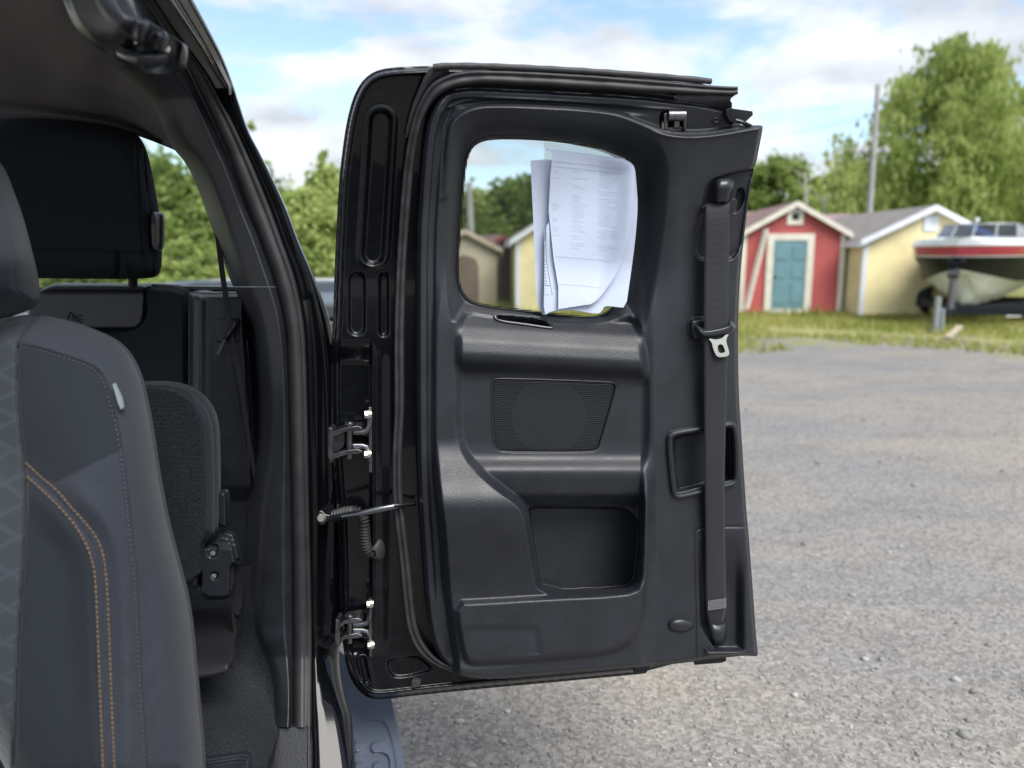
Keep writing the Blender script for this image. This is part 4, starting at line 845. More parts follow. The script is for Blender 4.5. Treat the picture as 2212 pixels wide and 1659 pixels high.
def on_a(px, py): return D(px, py, .0118+.020+.012*float(ss(560, 680, np.array([py]))[()][0] if np.ndim(ss(560,680,np.array([py]))) else 0))
for k, y in enumerate((563, 571, 578, 585, 592, 599, 607, 613, 617)): mb.tube([on_a(1176.5, y), on_a(1178.5+k*.35+(6 if k == 8 else 0), y+.4)], .0006, 4)
mb.tube([on_a(1178, 490), on_a(1180, 560), on_a(1187, 605), on_a(1193, 637), on_a(1176, 637)], .0005, 4); mb.build('printed_scale', 'ink', pc)

# ================================================================ ground
def gravel_mat():
    m = bpy.data.materials.new('gravel'); m.use_nodes = True; t = m.node_tree; b = t.nodes['Principled BSDF']; b.inputs['Roughness'].default_value = .95; b.inputs['Specular IOR Level'].default_value = .2
    co = t.nodes.new('ShaderNodeTexCoord'); N = t.nodes.new; Lk = t.links.new
    def noise(sc, det=5, ro=.6, sx=1, sy=1):
        mp = N('ShaderNodeMapping'); mp.inputs['Scale'].default_value = (sx, sy, 1); Lk(co.outputs['Object'], mp.inputs[0]); n = N('ShaderNodeTexNoise'); n.inputs['Scale'].default_value = sc; n.inputs['Detail'].default_value = det; n.inputs['Roughness'].default_value = ro; Lk(mp.outputs[0], n.inputs['Vector']); return n.outputs['Fac']
    def ramp(v, a, b_, lo, hi):
        r = N('ShaderNodeMapRange'); r.inputs[1].default_value = a; r.inputs[2].default_value = b_; r.inputs[3].default_value = lo; r.inputs[4].default_value = hi; Lk(v, r.inputs[0]); return r.outputs[0]
    def mixc_(f, A, B):
        x = N('ShaderNodeMix'); x.data_type = 'RGBA'
        Lk(f, x.inputs[0])
        for i, c in ((6, A), (7, B)):
            if isinstance(c, tuple): x.inputs[i].default_value = (*c, 1)
            else: Lk(c, x.inputs[i])
        return x.outputs[2]
    base = mixc_(ramp(noise(.35, 4, .6, 1, 1.8), .38, .62, 0, 1), (.218, .215, .211), (.285, .258, .224))
    base = mixc_(ramp(noise(1.1, 6, .65, .35, 1), .55, .75, 0, .55), base, (.182, .177, .172))
    base = mixc_(ramp(noise(3.2, 6, .7, .5, 1), .50, .68, 0, .6), base, (.158, .153, .148)); base = mixc_(ramp(noise(.8, 5, .6, .3, 1.3), .58, .70, 0, .7), base, (.33, .285, .235))
    fine = N('ShaderNodeVectorMath'); fine.operation = 'SCALE'; Lk(base, fine.inputs[0]); 
    v1 = N('ShaderNodeTexVoronoi'); v1.inputs['Scale'].default_value = 85; Lk(co.outputs['Object'], v1.inputs['Vector'])
    sx = N('ShaderNodeSeparateColor'); Lk(v1.outputs['Color'], sx.inputs[0])
    v2 = noise(26, 6, .75)
    mm = N('ShaderNodeMath'); mm.operation = 'MULTIPLY'; Lk(ramp(sx.outputs[0], 0, 1, .70, 1.30), mm.inputs[0]); Lk(ramp(v2, .3, .7, .80, 1.20), mm.inputs[1]); Lk(mm.outputs[0], fine.inputs['Scale'])
    # grass verge soil far off
    sp = N('ShaderNodeSeparateXYZ'); Lk(co.outputs['Object'], sp.inputs[0]); ad = N('ShaderNodeMath'); ad.operation = 'ADD'; xs = N('ShaderNodeMapRange'); xs.inputs[1].default_value = 3; xs.inputs[2].default_value = 9; xs.inputs[3].default_value = 0; xs.inputs[4].default_value = 1.5; Lk(sp.outputs[0], xs.inputs[0]); a0 = N('ShaderNodeMath'); a0.operation = 'ADD'; Lk(sp.outputs[1], a0.inputs[0]); Lk(xs.outputs[0], a0.inputs[1]); Lk(a0.outputs[0], ad.inputs[0]); Lk(ramp(noise(.45, 5, .65), .2, .8, -4.2, 4.2), ad.inputs[1])
    gm = ramp(ad.outputs[0], 12.6, 14.4, 0, 1); grn = mixc_(ramp(noise(2.2, 5), .35, .65, 0, 1), (.20, .23, .07), (.36, .33, .15))
    Lk(mixc_(gm, fine.outputs[0], grn), b.inputs['Base Color'])
    bp = N('ShaderNodeBump'); bp.inputs['Strength'].default_value = 1; bp.inputs['Distance'].default_value = .006; ah = N('ShaderNodeMath'); ah.operation = 'ADD'; Lk(sx.outputs[1], ah.inputs[0]); Lk(v2, ah.inputs[1]); Lk(ah.outputs[0], bp.inputs['Height']); Lk(bp.outputs[0], b.inputs['Normal'])
    MATS['gravel'] = m
gravel_mat()
gr = mesh_np('ground', [(-400,-400,0),(400,-400,0),(400,400,0),(-400,400,0)], [[0,1,2,3]], 'gravel', smooth=False); tag(gr, None, None, kind='structure')
# loose stones near the truck
def stones():
    m = mat('stone', (.20, .195, .185), .9, .25); t = m.node_tree; b = t.nodes['Principled BSDF']; at_ = t.nodes.new('ShaderNodeAttribute'); at_.attribute_name = 'tone'; mp = t.nodes.new('ShaderNodeMapRange'); mp.inputs[3].default_value = .12; mp.inputs[4].default_value = .48
    t.links.new(at_.outputs['Fac'], mp.inputs[0]); cb = t.nodes.new('ShaderNodeCombineColor'); 
    for i, k in enumerate((1.0, .985, .95)):
        q = t.nodes.new('ShaderNodeMath'); q.operation = 'MULTIPLY'; q.inputs[1].default_value = k; t.links.new(mp.outputs[0], q.inputs[0]); t.links.new(q.outputs[0], cb.inputs[i])
    t.links.new(cb.outputs[0], b.inputs['Base Color'])
    bm = bmesh.new(); bmesh.ops.create_icosphere(bm, subdivisions=1, radius=1); bv = np.array([v.co[:] for v in bm.verts]); bf = np.array([[v.index for v in f.verts] for f in bm.faces]); bm.free()
    n = 34000; y = 1.5+9*RNG.random(n)**1.7; x = -.45+(RNG.random(n)-.08)*(y*.72+.7)*1.12
    s = .0014+.0045*RNG.random(n)**4; s *= (1+.05*y); big = RNG.random(n) < .012; s[big] *= 2.6
    sc = s[:, None]*np.stack([.7+.8*RNG.random(n), .7+.8*RNG.random(n), .45+.4*RNG.random(n)], 1); a = RNG.random(n)*6.28
    v = bv[None]*sc[:, None]*(1+.25*(RNG.random((n, len(bv), 1))-.5)*2); ca, sa = np.cos(a)[:, None], np.sin(a)[:, None]
    v = np.stack([v[..., 0]*ca-v[..., 1]*sa, v[..., 0]*sa+v[..., 1]*ca, v[..., 2]], -1)+np.stack([x, y, s*.25], 1)[:, None]
    f = bf[None]+(np.arange(n)*len(bv))[:, None, None]
    o = mesh_np('gravel_stones', v.reshape(-1, 3), f.reshape(-1, 3), 'stone', smooth=False); tone = np.repeat(np.clip(.40+.17*RNG.standard_normal(n), 0, 1), len(bf)).astype(np.float32)
    at2 = o.data.attributes.new('tone', 'FLOAT', 'FACE'); at2.data.foreach_set('value', tone); tag(o, None, None, kind='stuff')
stones()
def leafmat(name, a, b_, tr=.35, sc=1.2):
    m = bpy.data.materials.new(name); m.use_nodes = True; t = m.node_tree; t.nodes.clear(); N = t.nodes.new; Lk = t.links.new
    o = N('ShaderNodeOutputMaterial'); at_ = N('ShaderNodeAttribute'); at_.attribute_name = 'tone'; oi = N('ShaderNodeObjectInfo')
    mx = N('ShaderNodeMix'); mx.data_type = 'RGBA'; mx.inputs[6].default_value = (*a, 1); mx.inputs[7].default_value = (*b_, 1); Lk(at_.outputs['Fac'], mx.inputs[0])
    d = N('ShaderNodeBsdfDiffuse'); Lk(mx.outputs[2], d.inputs[0]); tl = N('ShaderNodeBsdfTranslucent'); Lk(mx.outputs[2], tl.inputs[0]); ms = N('ShaderNodeMixShader'); ms.inputs[0].default_value = tr; Lk(d.outputs[0], ms.inputs[1]); Lk(tl.outputs[0], ms.inputs[2]); Lk(ms.outputs[0], o.inputs[0]); MATS[name] = m
leafmat('grass', (.21, .27, .055), (.50, .46, .17), .4)
def grass():
    n = 70000; y = 9.4+12.6*RNG.random(n); x = -14+(RNG.random(n))*34
    d = np.array([mnoise.noise((a*.45, b*.55, 3.1)) for a, b in zip(x, y)]); thr = np.interp(y+np.clip((x-3)*.25, 0, 1.5), [10.2, 12, 13.6, 15, 20], [.40, .20, -.06, -.3, -.7]); k = d > thr; x, y, d = x[k], y[k], d[k]; n = len(x)
    near = np.clip((y-16.5)/2.5, 0, 1); h = (.05+.10*RNG.random(n)+.34*near*RNG.random(n)**1.6)*(.7+.6*np.clip(d+.3, 0, 1)); a = RNG.random(n)*6.28; w_ = .012+.012*RNG.random(n); ln = .5*h*RNG.random(n); b = RNG.random(n)*6.28
    p = np.stack([x, y, np.zeros(n)], 1); dx = np.stack([np.cos(a)*w_, np.sin(a)*w_, np.zeros(n)], 1); tip = p+np.stack([np.cos(b)*ln, np.sin(b)*ln, h], 1)
    v = np.stack([p-dx, p+dx, tip], 1).reshape(-1, 3); f = np.arange(n*3).reshape(-1, 3)
    o = mesh_np('grass', v, f, 'grass', smooth=False); t = np.clip(.5+.55*np.array([mnoise.noise((i*.8, j*.8, 9)) for i, j in zip(x, y)])+.25*RNG.standard_normal(n), 0, 1).astype(np.float32); q = o.data.attributes.new('tone', 'FLOAT', 'FACE'); q.data.foreach_set('value', t); tag(o, None, None, kind='stuff')
grass()

# ================================================================ sheds
def siding(name, col, pitch, dark=.72):
    m = mat(name, col, .75, .25); t = m.node_tree; b = t.nodes['Principled BSDF']; co = t.nodes.new('ShaderNodeTexCoord'); sp = t.nodes.new('ShaderNodeSeparateXYZ'); t.links.new(co.outputs['Object'], sp.inputs[0])
    dv = t.nodes.new('ShaderNodeMath'); dv.operation = 'DIVIDE'; dv.inputs[1].default_value = pitch; t.links.new(sp.outputs[2], dv.inputs[0]); fr = t.nodes.new('ShaderNodeMath'); fr.operation = 'FRACT'; t.links.new(dv.outputs[0], fr.inputs[0])
    nz = t.nodes.new('ShaderNodeTexNoise'); nz.inputs['Scale'].default_value = 1.6; nz.inputs['Detail'].default_value = 6; t.links.new(co.outputs['Object'], nz.inputs['Vector'])
    mp = t.nodes.new('ShaderNodeMapRange'); mp.inputs[1].default_value = .3; mp.inputs[2].default_value = .7; mp.inputs[3].default_value = .86; mp.inputs[4].default_value = 1.12; t.links.new(nz.outputs['Fac'], mp.inputs[0])
    sc = t.nodes.new('ShaderNodeVectorMath'); sc.operation = 'SCALE'; sc.inputs[0].default_value = col; t.links.new(mp.outputs[0], sc.inputs['Scale']); t.links.new(sc.outputs[0], b.inputs['Base Color'])
    bp = t.nodes.new('ShaderNodeBump'); bp.inputs['Strength'].default_value = .9; bp.inputs['Distance'].default_value = .015; bp.invert = True; t.links.new(fr.outputs[0], bp.inputs['Height']); t.links.new(bp.outputs[0], b.inputs['Normal'])
siding('red_siding', (.37, .084, .078), .105); siding('yellow_siding', (.80, .70, .39), .13); siding('beige_siding', (.42, .37, .28), .15); siding('brown_siding', (.16, .12, .10), .15); siding('maroon_siding', (.17, .05, .05), .15)
mat('cream_trim', (.68, .64, .54), .6, vary=(5, .85, 1.08)); mat('white_trim', (.72, .74, .78), .6, vary=(5, .9, 1.05)); mat('teal_door', (.13, .25, .285), .5, vary=(4, .85, 1.15))
mat('shingle_grey', (.20, .182, .168), .9, vary=(3, .8, 1.2), bump=(24, .5, .02)); mat('shingle_brown', (.20, .13, .12), .9, vary=(3, .8, 1.2), bump=(24, .5, .02)); mat('roof_pink', (.27, .18, .20), .8, vary=(2, .9, 1.1)); mat('dark_inside', (.02, .02, .02), .8); mat('concrete', (.34, .33, .31), .9)
def shed(name, label, loc, rotz, W, Dp, wall, ridge, siding_, trim_, roof_, over=.16, door_=None, vent=None, corners=True):
    s = thing(name, label, 'shed', loc, rotz); hw = W/2; M = s.matrix_world
    def part(nm, mb, m, bev=0): 
        mb.v = [tuple(M@Vector(v)) for v in mb.v]; return mb.build(nm, m, s, False, bev)
    b = MB(); v = [(-hw,0,.06),(hw,0,.06),(hw,0,wall),(0,0,ridge),(-hw,0,wall),(-hw,Dp,.06),(hw,Dp,.06),(hw,Dp,wall),(0,Dp,ridge),(-hw,Dp,wall)]
    b.add(v, [(0,1,2,3,4),(9,8,7,6,5),(0,4,9,5),(1,6,7,2),(0,5,6,1)]); part('wall', b, siding_)
    b = MB(); sl = (ridge-wall)/hw; t = .05
    for sg in (-1, 1):
        x1 = sg*(hw+over); z1 = wall-over*sl
        b.add([(0,-over,ridge+.01),(x1,-over,z1+.01),(x1,Dp+over,z1+.01),(0,Dp+over,ridge+.01),(0,-over,ridge+.01+t),(x1,-over,z1+.01+t),(x1,Dp+over,z1+.01+t),(0,Dp+over,ridge+.01+t)],
              [(0,1,2,3),(7,6,5,4),(0,4,5,1),(1,5,6,2),(2,6,7,3)])
    part('roof', b, roof_)
    for sg in (-1, 1):
        b = MB(); x1 = sg*(hw+over); z1 = wall-over*sl; w_ = .13
        b.add([(0,-over-.03,ridge+.065),(x1,-over-.03,z1+.065),(x1,-over-.03,z1+.065-w_),(0,-over-.03,ridge+.065-w_),(0,-over+.0,ridge+.065),(x1,-over+.0,z1+.065),(x1,-over+.0,z1+.065-w_),(0,-over+.0,ridge+.065-w_)], [(0,1,2,3),(7,6,5,4),(0,4,5,1),(1,5,6,2),(2,6,7,3),(3,7,4,0)]); part('bargeboard', b, trim_)
        b = MB(); b.box((x1-.02, -over, z1-.10), (x1+.02, Dp+over, z1+.05)); part('fascia', b, trim_)
    if corners:
        for sg in (-1, 1): b = MB(); b.box((sg*(hw-.04)-.06, -.022, .05), (sg*(hw-.04)+.06, .04, wall-.02)); part('corner_board', b, trim_)
    if vent:
        z, sz = vent; b = MB()
        for x0, x1, za, zb in ((-sz,sz,z-sz,z-sz*.45),(-sz,sz,z+sz*.45,z+sz),(-sz,-sz*.45,z-sz*.45,z+sz*.45),(sz*.45,sz,z-sz*.45,z+sz*.45)): b.box((x0,-.03,za),(x1,0,zb))
        part('vent_frame', b, trim_); b = MB(); b.box((-sz*.45,-.012,z-sz*.45),(sz*.45,-.004,z+sz*.45)); part('vent', b, 'dark_inside' if trim_ == 'cream_trim' else 'white_trim')
    b = MB()
    for x in (-hw+.2, 0, hw-.2):
        for y in (.2, Dp-.2): b.box((x-.12, y-.1, -.02), (x+.12, y+.1, .07))
    part('foundation_block', b, 'concrete') if False else None
    return s, part
# red shed with the teal door
def X_at(px, Y, py=600): return (px-CX)/F*Y/float(ray(px, py)[1])*1.0
YR = 18.4; cx_ = X_at(1712, YR, 560)
s, part = shed('garden_shed', 'red clapboard shed with a teal door and cream trim', (cx_, YR, 0), R(-3), 2.44, 3.2, 1.98, 2.66, 'red_siding', 'cream_trim', 'shingle_brown', .12, vent=(2.36, .19))
dx = X_at(1703, YR, 600)-cx_
b = MB(); b.box((dx-.40,-.03,.14),(dx+.40,-.004,1.80))
for x in (-.2, .2):
    for z0, z1 in ((.28, .78), (.90, 1.22), (1.34, 1.68)): b.box((dx+x-.14,-.045,z0),(dx+x+.14,-.029,z1))
d_ = part('door', b, 'teal_door'); b = MB(); b.tube([(dx-.33,-.03,.95),(dx-.33,-.09,.95)], [.02,.03], 10); b.v = [tuple(s.matrix_world@Vector(v)) for v in b.v]; b.build('handle', 'chrome_dark', d_)
b = MB(); b.box((dx-.56,-.05,.02),(dx-.40,.02,1.96)); b.box((dx+.40,-.05,.02),(dx+.56,.02,1.96)); b.box((dx-.40,-.05,1.80),(dx+.40,.02,1.96)); b.box((dx-.40,-.05,.02),(dx+.40,.02,.14)); part('door_frame', b, 'cream_trim')
mb = MB(); mb.bar(at(1612, 668, 18.1), at(1655, 495, 18.32), .12, .05); o = mb.build('leaning_board', 'cream_trim'); tag(o, 'long cream board leaning on the front of the red shed', 'board')
# pale yellow shed behind the boat
YY = 17.7; cy_ = X_at(2003, YY, 560)
shed('garden_shed', 'pale yellow shed with white trim standing behind the boat', (cy_, YY, 0), R(2), 3.05, 4.4, 1.80, 2.52, 'yellow_siding', 'white_trim', 'shingle_grey', .16, vent=(2.16, .17))
# sheds seen through the door window and roofs behind
Y3 = 19.5
shed('garden_shed', 'beige shed with a dark arched doorway seen through the door window', (X_at(1003, Y3), Y3, 0), R(16), 1.75, 3.4, 1.62, 2.05, 'beige_siding', 'beige_siding', 'shingle_grey', .12, corners=False)
b = MB(); 
s3 = C.objects['garden_shed.002']
arch = [(-.42,.1),(.38,.1),(.38,1.15),(.30,1.36),(.0,1.46),(-.30,1.38),(-.42,1.18)]; b.add([s3.matrix_world@Vector((x, -.012, z)) for x, z in arch]+[s3.matrix_world@Vector((x, .0, z)) for x, z in arch], [tuple(range(7))]+[(i, i+7, (i+1) % 7+7, (i+1) % 7) for i in range(7)]); b.build('doorway', 'brown_siding', s3)
shed('garden_shed', 'dark brown shed with a reddish roof seen through the door window', (X_at(1082, 20.5), 20.5, 0), R(30), 1.3, 3.0, 1.45, 1.95, 'brown_siding', 'maroon_siding', 'shingle_brown', .12, corners=False)
shed('garden_shed', 'yellow shed with white corner boards half hidden by the window papers', (X_at(1205, 18.5), 18.5, 0), R(4), 2.05, 3.4, 1.85, 2.5, 'yellow_siding', 'white_trim', 'shingle_grey', .16)
shed('garden_shed', 'red-brown roofed shed rising behind the red shed', (X_at(1640, 25), 25, 0), R(75), 3.0, 4.5, 2.0, 2.82, 'brown_siding', 'cream_trim', 'shingle_brown', .15)
shed('garden_shed', 'low shed with a faded pink roof between the red and yellow sheds', (X_at(1850, 27), 27, 0), R(85), 3.4, 5.0, 1.9, 2.85, 'brown_siding', 'white_trim', 'roof_pink', .15)

# ================================================================ utility pole, lamp and wire
mat('pole_wood', (.36, .35, .34), .85, vary=(3, .8, 1.15)); mat('lamp_grey', (.30, .30, .30), .5)
def pole(px0, py0, px1, py1, Y, r, label, lamp=True):
    a = V(px0, py0, Y); b_ = V(px1, py1, Y); d = (b_-a).normalized(); base = a+d*(-(a.z)/d.z)
    t = thing('utility_pole', label, 'pole', base); m_ = MB(); m_.tube([base, b_], [r*1.15, r*.85], 12); m_.build('shaft', 'pole_wood', t, True)
    if lamp:
        for dx, dz, s in ((-.34, 2.62, .13), (.36, 2.58, .12)):
            m_ = MB(); c = base+d*(dz+.0)*1.0; c = Vector((c.x, c.y, V(1878, 322, Y).z)); m_.tube([c, c+Vector((dx, 0, .02))], .025, 6); m_.tube([c+Vector((dx*.8, 0, .08)), c+Vector((dx, 0, -.10))], [s*.6, s], 10); m_.build('lamp_head', 'lamp_grey', t, True)
    return t
pole(1878, 465, 1897, 183, 24, .085, 'pale leaning utility pole with two lamps behind the yellow shed')
pole(1017, 500, 1013, 395, 26, .12, 'grey utility pole seen through the door window', False)
mb = MB(); w0, w1 = V(1895, 245, 24), V(1400, 285, 30); mb.tube([w0.lerp(w1, k/12)+Vector((0, 0, -.5*math.sin(k/12*math.pi))) for k in range(13)], .009, 5)
o = mb.build('power_line', 'lamp_grey'); tag(o, 'thin grey power line running left from the leaning pole', 'cable')

# ================================================================ trees
leafmat('leaf_bright', (.23, .31, .085), (.54, .60, .23), .5); leafmat('leaf_mid', (.15, .215, .06), (.41, .49, .17), .5); leafmat('leaf_dark', (.075, .125, .04), (.26, .34, .11), .45); mat('bark', (.16, .13, .10), .9, vary=(6, .7, 1.2)); mat('dead_wood', (.55, .53, .50), .85)
def crown_mesh(name, n_cl, n_lf, size, lf, m, shape='round', seed=1, droop=0):
    r = np.random.default_rng(seed); cs = []
    while len(cs) < n_cl:
        p = r.random(3)*2-1; d = np.linalg.norm(p*np.array([1, 1, 1.0]))
        if d > 1 or (d < .35 and r.random() < .7): continue
        zf = (p[2]+1)/2
        wd = {'round': (1-abs(2*zf-.9)**2.4*.55), 'cone': 1.05-.8*zf, 'weep': .62+.42*math.sin(min(zf*1.15, 1)*math.pi)**.8}[shape]
        lump = 1+(.5 if shape == 'weep' else .32)*mnoise.noise((p[0]*2+seed, p[1]*2, p[2]*2.3))
        cs.append((p[0]*size[0]*wd*lump, p[1]*size[1]*wd*lump, p[2]*size[2]*(.92+.16*r.random())))
    cs = np.array(cs); P_ = []; T_ = []
    for c in cs:
        rad = size[0]*(.13+.13*r.random()); q = r.standard_normal((n_lf, 3))*rad*np.array([.6, .6, .45])
        if droop: q[:, 2] = -np.abs(r.random(n_lf))**1.2*droop*(.5+r.random()); q[:, :2] *= .45+.25*np.abs(q[:, 2:3])
        P_.append(c+q); T_.append(np.clip(.50+.22*r.standard_normal()+.16*r.standard_normal(n_lf), 0, 1))
    p = np.vstack(P_); tone = np.concatenate(T_); n = len(p); a = r.standard_normal((n, 3)); a /= np.linalg.norm(a, axis=1, keepdims=True); b = np.cross(a, r.standard_normal((n, 3))); b /= np.linalg.norm(b, axis=1, keepdims=True)
    s = lf*(.6+.8*r.random(n))[:, None]; a = a*s; b = b*s*.6
    if droop: a = np.abs(a)*np.array([.3, .3, -1.3])
    v = np.stack([p-a, p+b*.9, p+a, p-b*.9], 1).reshape(-1, 3); f = np.arange(n*4).reshape(-1, 4)
    o = mesh_np(name, v, f, m, smooth=False); o.data.attributes.new('tone', 'FLOAT', 'FACE').data.foreach_set('value', tone.astype(np.float32)); return o, cs
def make_tree(name, label, loc, size, base, n_cl, n_lf, lf, m, shape, seed, cat='tree', group=None, droop=0, limbs=9, trunk_r=.14):
    t = thing(name, label, cat, loc, 0, group); c, cs = crown_mesh('crown', n_cl, n_lf, size, lf, m, shape, seed, droop); c.parent = t; c.location = (0, 0, base+size[2])
    b = MB(); top = (0, 0, base+size[2]*1.3); b.tube([(0,0,-.1),(.05,0,base*.6+.2),(-.03,.04,base+size[2]*.5),top], [trunk_r*1.3, trunk_r, trunk_r*.7, trunk_r*.25], 8); b.build('trunk', 'bark', t, True).matrix_parent_inverse = Matrix()
    rr = random.Random(seed)
    if limbs:
        b = MB()
        for k in range(limbs):
            q = cs[rr.randrange(len(cs))]; z0 = base*.8+size[2]*.9*rr.random(); q = Vector(q)+Vector((0, 0, base+size[2])); p0 = Vector((0, 0, z0)); b.tube([p0, p0.lerp(q, .5)+Vector((0, 0, .1*size[2])), q], [trunk_r*.4, trunk_r*.25, trunk_r*.08], 6)
        b.build('branch', 'bark', t, True).matrix_parent_inverse = Matrix()
    return t
def copy_tree(src, loc, rz, sc, label, group):
    r = src.copy(); C.objects.link(r); r.location = loc; r.rotation_euler = (0, 0, rz); r.scale = sc; r['label'] = label; r['group'] = group
    for ch in list(src.children):
        c = ch.copy(); C.objects.link(c); c.parent = r; c.matrix_parent_inverse = ch.matrix_parent_inverse
    return r
def spot(px, Y): return (X_at(px, Y, 560), Y, 0)
# the tall drooping tree at the right
make_tree('weeping_tree', 'tall bright green tree with drooping foliage rising behind the boat', spot(2045, 30), (4.2, 3.0, 4.5), .8, 300, 150, .125, 'leaf_bright', 'weep', 4, droop=1.5, trunk_r=.22)
G1_ = 'woodland trees behind the sheds'; G2_ = 'bushes growing behind the truck'
p1 = make_tree('broadleaf_tree', 'light green round tree above the pink roof', spot(1820, 44), (3.6, 3.0, 3.0), .2, 150, 130, .20, 'leaf_bright', 'round', 11, group=G1_)
p2 = make_tree('broadleaf_tree', 'darker tree right of the door edge with gaps in its top', spot(1668, 40), (2.6, 2.4, 3.2), .2, 110, 130, .18, 'leaf_mid', 'round', 12, group=G1_)
p3 = make_tree('broadleaf_tree', 'dark green tree seen through the door window beside the papers', spot(1118, 38), (2.7, 2.4, 2.45), .1, 120, 130, .18, 'leaf_dark', 'round', 13, group=G1_)
for i, (s, px, Y, sc, lb) in enumerate(((p1, 1930, 46, (1.0,1,.92), 'low light green tree left of the leaning pole foot'), (p2, 1755, 48, (.9,1,.86), 'mid green tree behind the dead white trunks'), (p3, 2190, 40, (1.2,1,1.35), 'dark tree at the right edge behind the drooping tree'), (p2, 2010, 47, (1.3,1,.95), 'mid green tree behind the ridge of the yellow shed'),
    (p3, 1030, 44, (1.25,1,.92), 'dark tree behind the pole in the door window'), (p3, 1230, 42, (1.3,1,1.05), 'dark tree behind the papers in the door window'), (p1, 1400, 50, (1.2,1,1.0), 'light tree hidden behind the door pillar'), (p2, 1560, 48, (1.3,1,1.1), 'mid green tree hidden behind the door edge'), (p1, 2110, 52, (1.1,1,.9), 'light green tree behind the boat windscreen'))):
    copy_tree(s, spot(px, Y), i*1.3, sc, lb, G1_)
b1 = make_tree('leafy_bush', 'big bright bush between the truck pillar and the open door', spot(672, 15.5), (1.2, 1.1, 1.30), .0, 120, 170, .075, 'leaf_bright', 'round', 21, 'bush', G2_, limbs=8, trunk_r=.05)
b2 = make_tree('leafy_bush', 'dark green bush in the left half of the rear window', spot(370, 18), (1.7, 1.4, 1.75), .0, 120, 170, .09, 'leaf_mid', 'round', 22, 'bush', G2_, limbs=8, trunk_r=.06)
for i, (s, px, Y, sc, lb) in enumerate(((b1, 720, 17, (1.05,1,1.22), 'tallest bush close to the left edge of the open door'), (b2, 455, 19, (1.1,1,.92), 'bush beside the belt in the rear window'), (b1, 400, 14, (.85,1,.62), 'low bright bush in front of the rear window bushes'), (b1, 600, 18, (.9,1,.88), 'bush just behind the truck pillar'), (b2, 270, 20, (1.2,1,1.2), 'tall dark bush behind the rear headrest'), (b2, 560, 21, (1.2,1,1.05), 'bush behind the pillar between two windows'), (b2, 830, 22, (1.3,1,1.0), 'bush hidden by the black door shell'), (b2, 60, 22, (1.5,1,1.1), 'bush behind the rear headrest at the far left'), (b1, 500, 16, (.8,1,.7), 'small bright bush low in the rear window'), (b2, 930, 30, (1.7,1,1.35), 'dark bush left of the pole in the door window'))):
    copy_tree(s, spot(px, Y), i*1.7, sc, lb, G2_)
# thin whip above the bushes, left of the door; dead trunks behind the red shed
make_tree('sapling', 'thin sapling tip rising beside the sloping truck pillar', spot(557, 17), (.32, .3, 1.2), 1.9, 26, 26, .10, 'leaf_bright', 'cone', 31, limbs=0, trunk_r=.03)
make_tree('sapling', 'pointed sapling top beside the open door', spot(708, 18.5), (.34, .3, 1.15), 1.75, 30, 26, .11, 'leaf_bright', 'cone', 32, limbs=0, trunk_r=.03)
for px, y0, y1, r in ((1741, 437, 372, .07), (1780, 450, 425, .07), (1826, 400, 348, .06)):
    t = thing('dead_tree', {1741: 'tallest bare white trunk right behind the red shed roof', 1780: 'short bare white trunk right of the red shed', 1826: 'faint bare white trunk among the far trees'}[px], 'tree', spot(px, 33), 0, 'bare white trunks'); b = MB(); a = V(px, y0, 33); c = V(px-2, y1, 33)
    b.tube([(a.x, a.y, 0), a, c], [r*1.2, r, r*.5], 8); b.build('trunk', 'dead_wood', t, True); b = MB()
    for k in range(4): p = a.lerp(c, .3+.18*k); b.tube([p, p+Vector(((-1)**k*(.3+.1*k), 0, .35))], [r*.4, r*.15], 5)
    b.build('branch', 'dead_wood', t, True)

# ================================================================ boat on its trailer
mat('gel_white', (.78, .80, .84), .25, coat=.5); mat('gel_red', (.36, .035, .055), .25, coat=.5); mat('gel_black', (.012, .015, .020), .45, .2); mat('hull_white', (.82, .83, .81), .4, vary=(3, .85, 1.08)); mat('tyre', (.015, .015, .016), .85); mat('galv', (.30, .33, .34), .5, metal=.4); mat('plate_white', (.7, .7, .72), .6)
BX, BY = X_at(2064, 14.4, 560), 14.4
boat = thing('motorboat', 'white motorboat with red and black bands and a windscreen coloured blue as reflected sky', 'boat', (BX, BY, 0), R(-40)); MBt = boat.matrix_world
def sec(s):
    g = min(s/1.9, 1); w_ = 1.08*(1-(1-g)**2.5)**.5; gc = max(0, min((s-.10)/1.9, 1)); wc = .95*gc**.72
    zg = 1.62+.02*g; zc = 1.19-.27*min(s/1.7, 1)**.8; gk = max(0, min((s-.35)/1.1, 1)); zk = zc-.56*(1-(1-gk)**2)-.02
    pts = [(0, 1.77+.02*g), (w_*.60, 1.77+.02*g), (w_*.94, 1.73+.02*g), (w_, zg), (w_*.985, zg-.02), (w_*.94+wc*.04, zg-.20), (w_*.93+wc*.04, zg-.225), (wc, zc+.02), (wc*.985, zc), (wc*.90, zc-.03), (wc*.6, zc-.015+(zk-zc)*.38), (wc*.57, zc-.04+(zk-zc)*.40), (wc*.28, zc+(zk-zc)*.70), (wc*.26, zc-.02+(zk-zc)*.72), (0, zk)]
    return pts
ss_ = np.r_[np.linspace(.0, .3, 6), np.linspace(.4, 2.4, 16), np.linspace(2.8, 5.6, 6)]; rows = []
for s in ss_:
    pr = sec(s); R_ = [(x, s+.30*(1-min(s/1.2, 1))*(i/14), z) for i, (x, z) in enumerate(pr)]; R_ = [(-x, y, z) for x, y, z in R_[::-1]]+R_[1:]; rows.append([MBt@Vector(p) for p in R_])
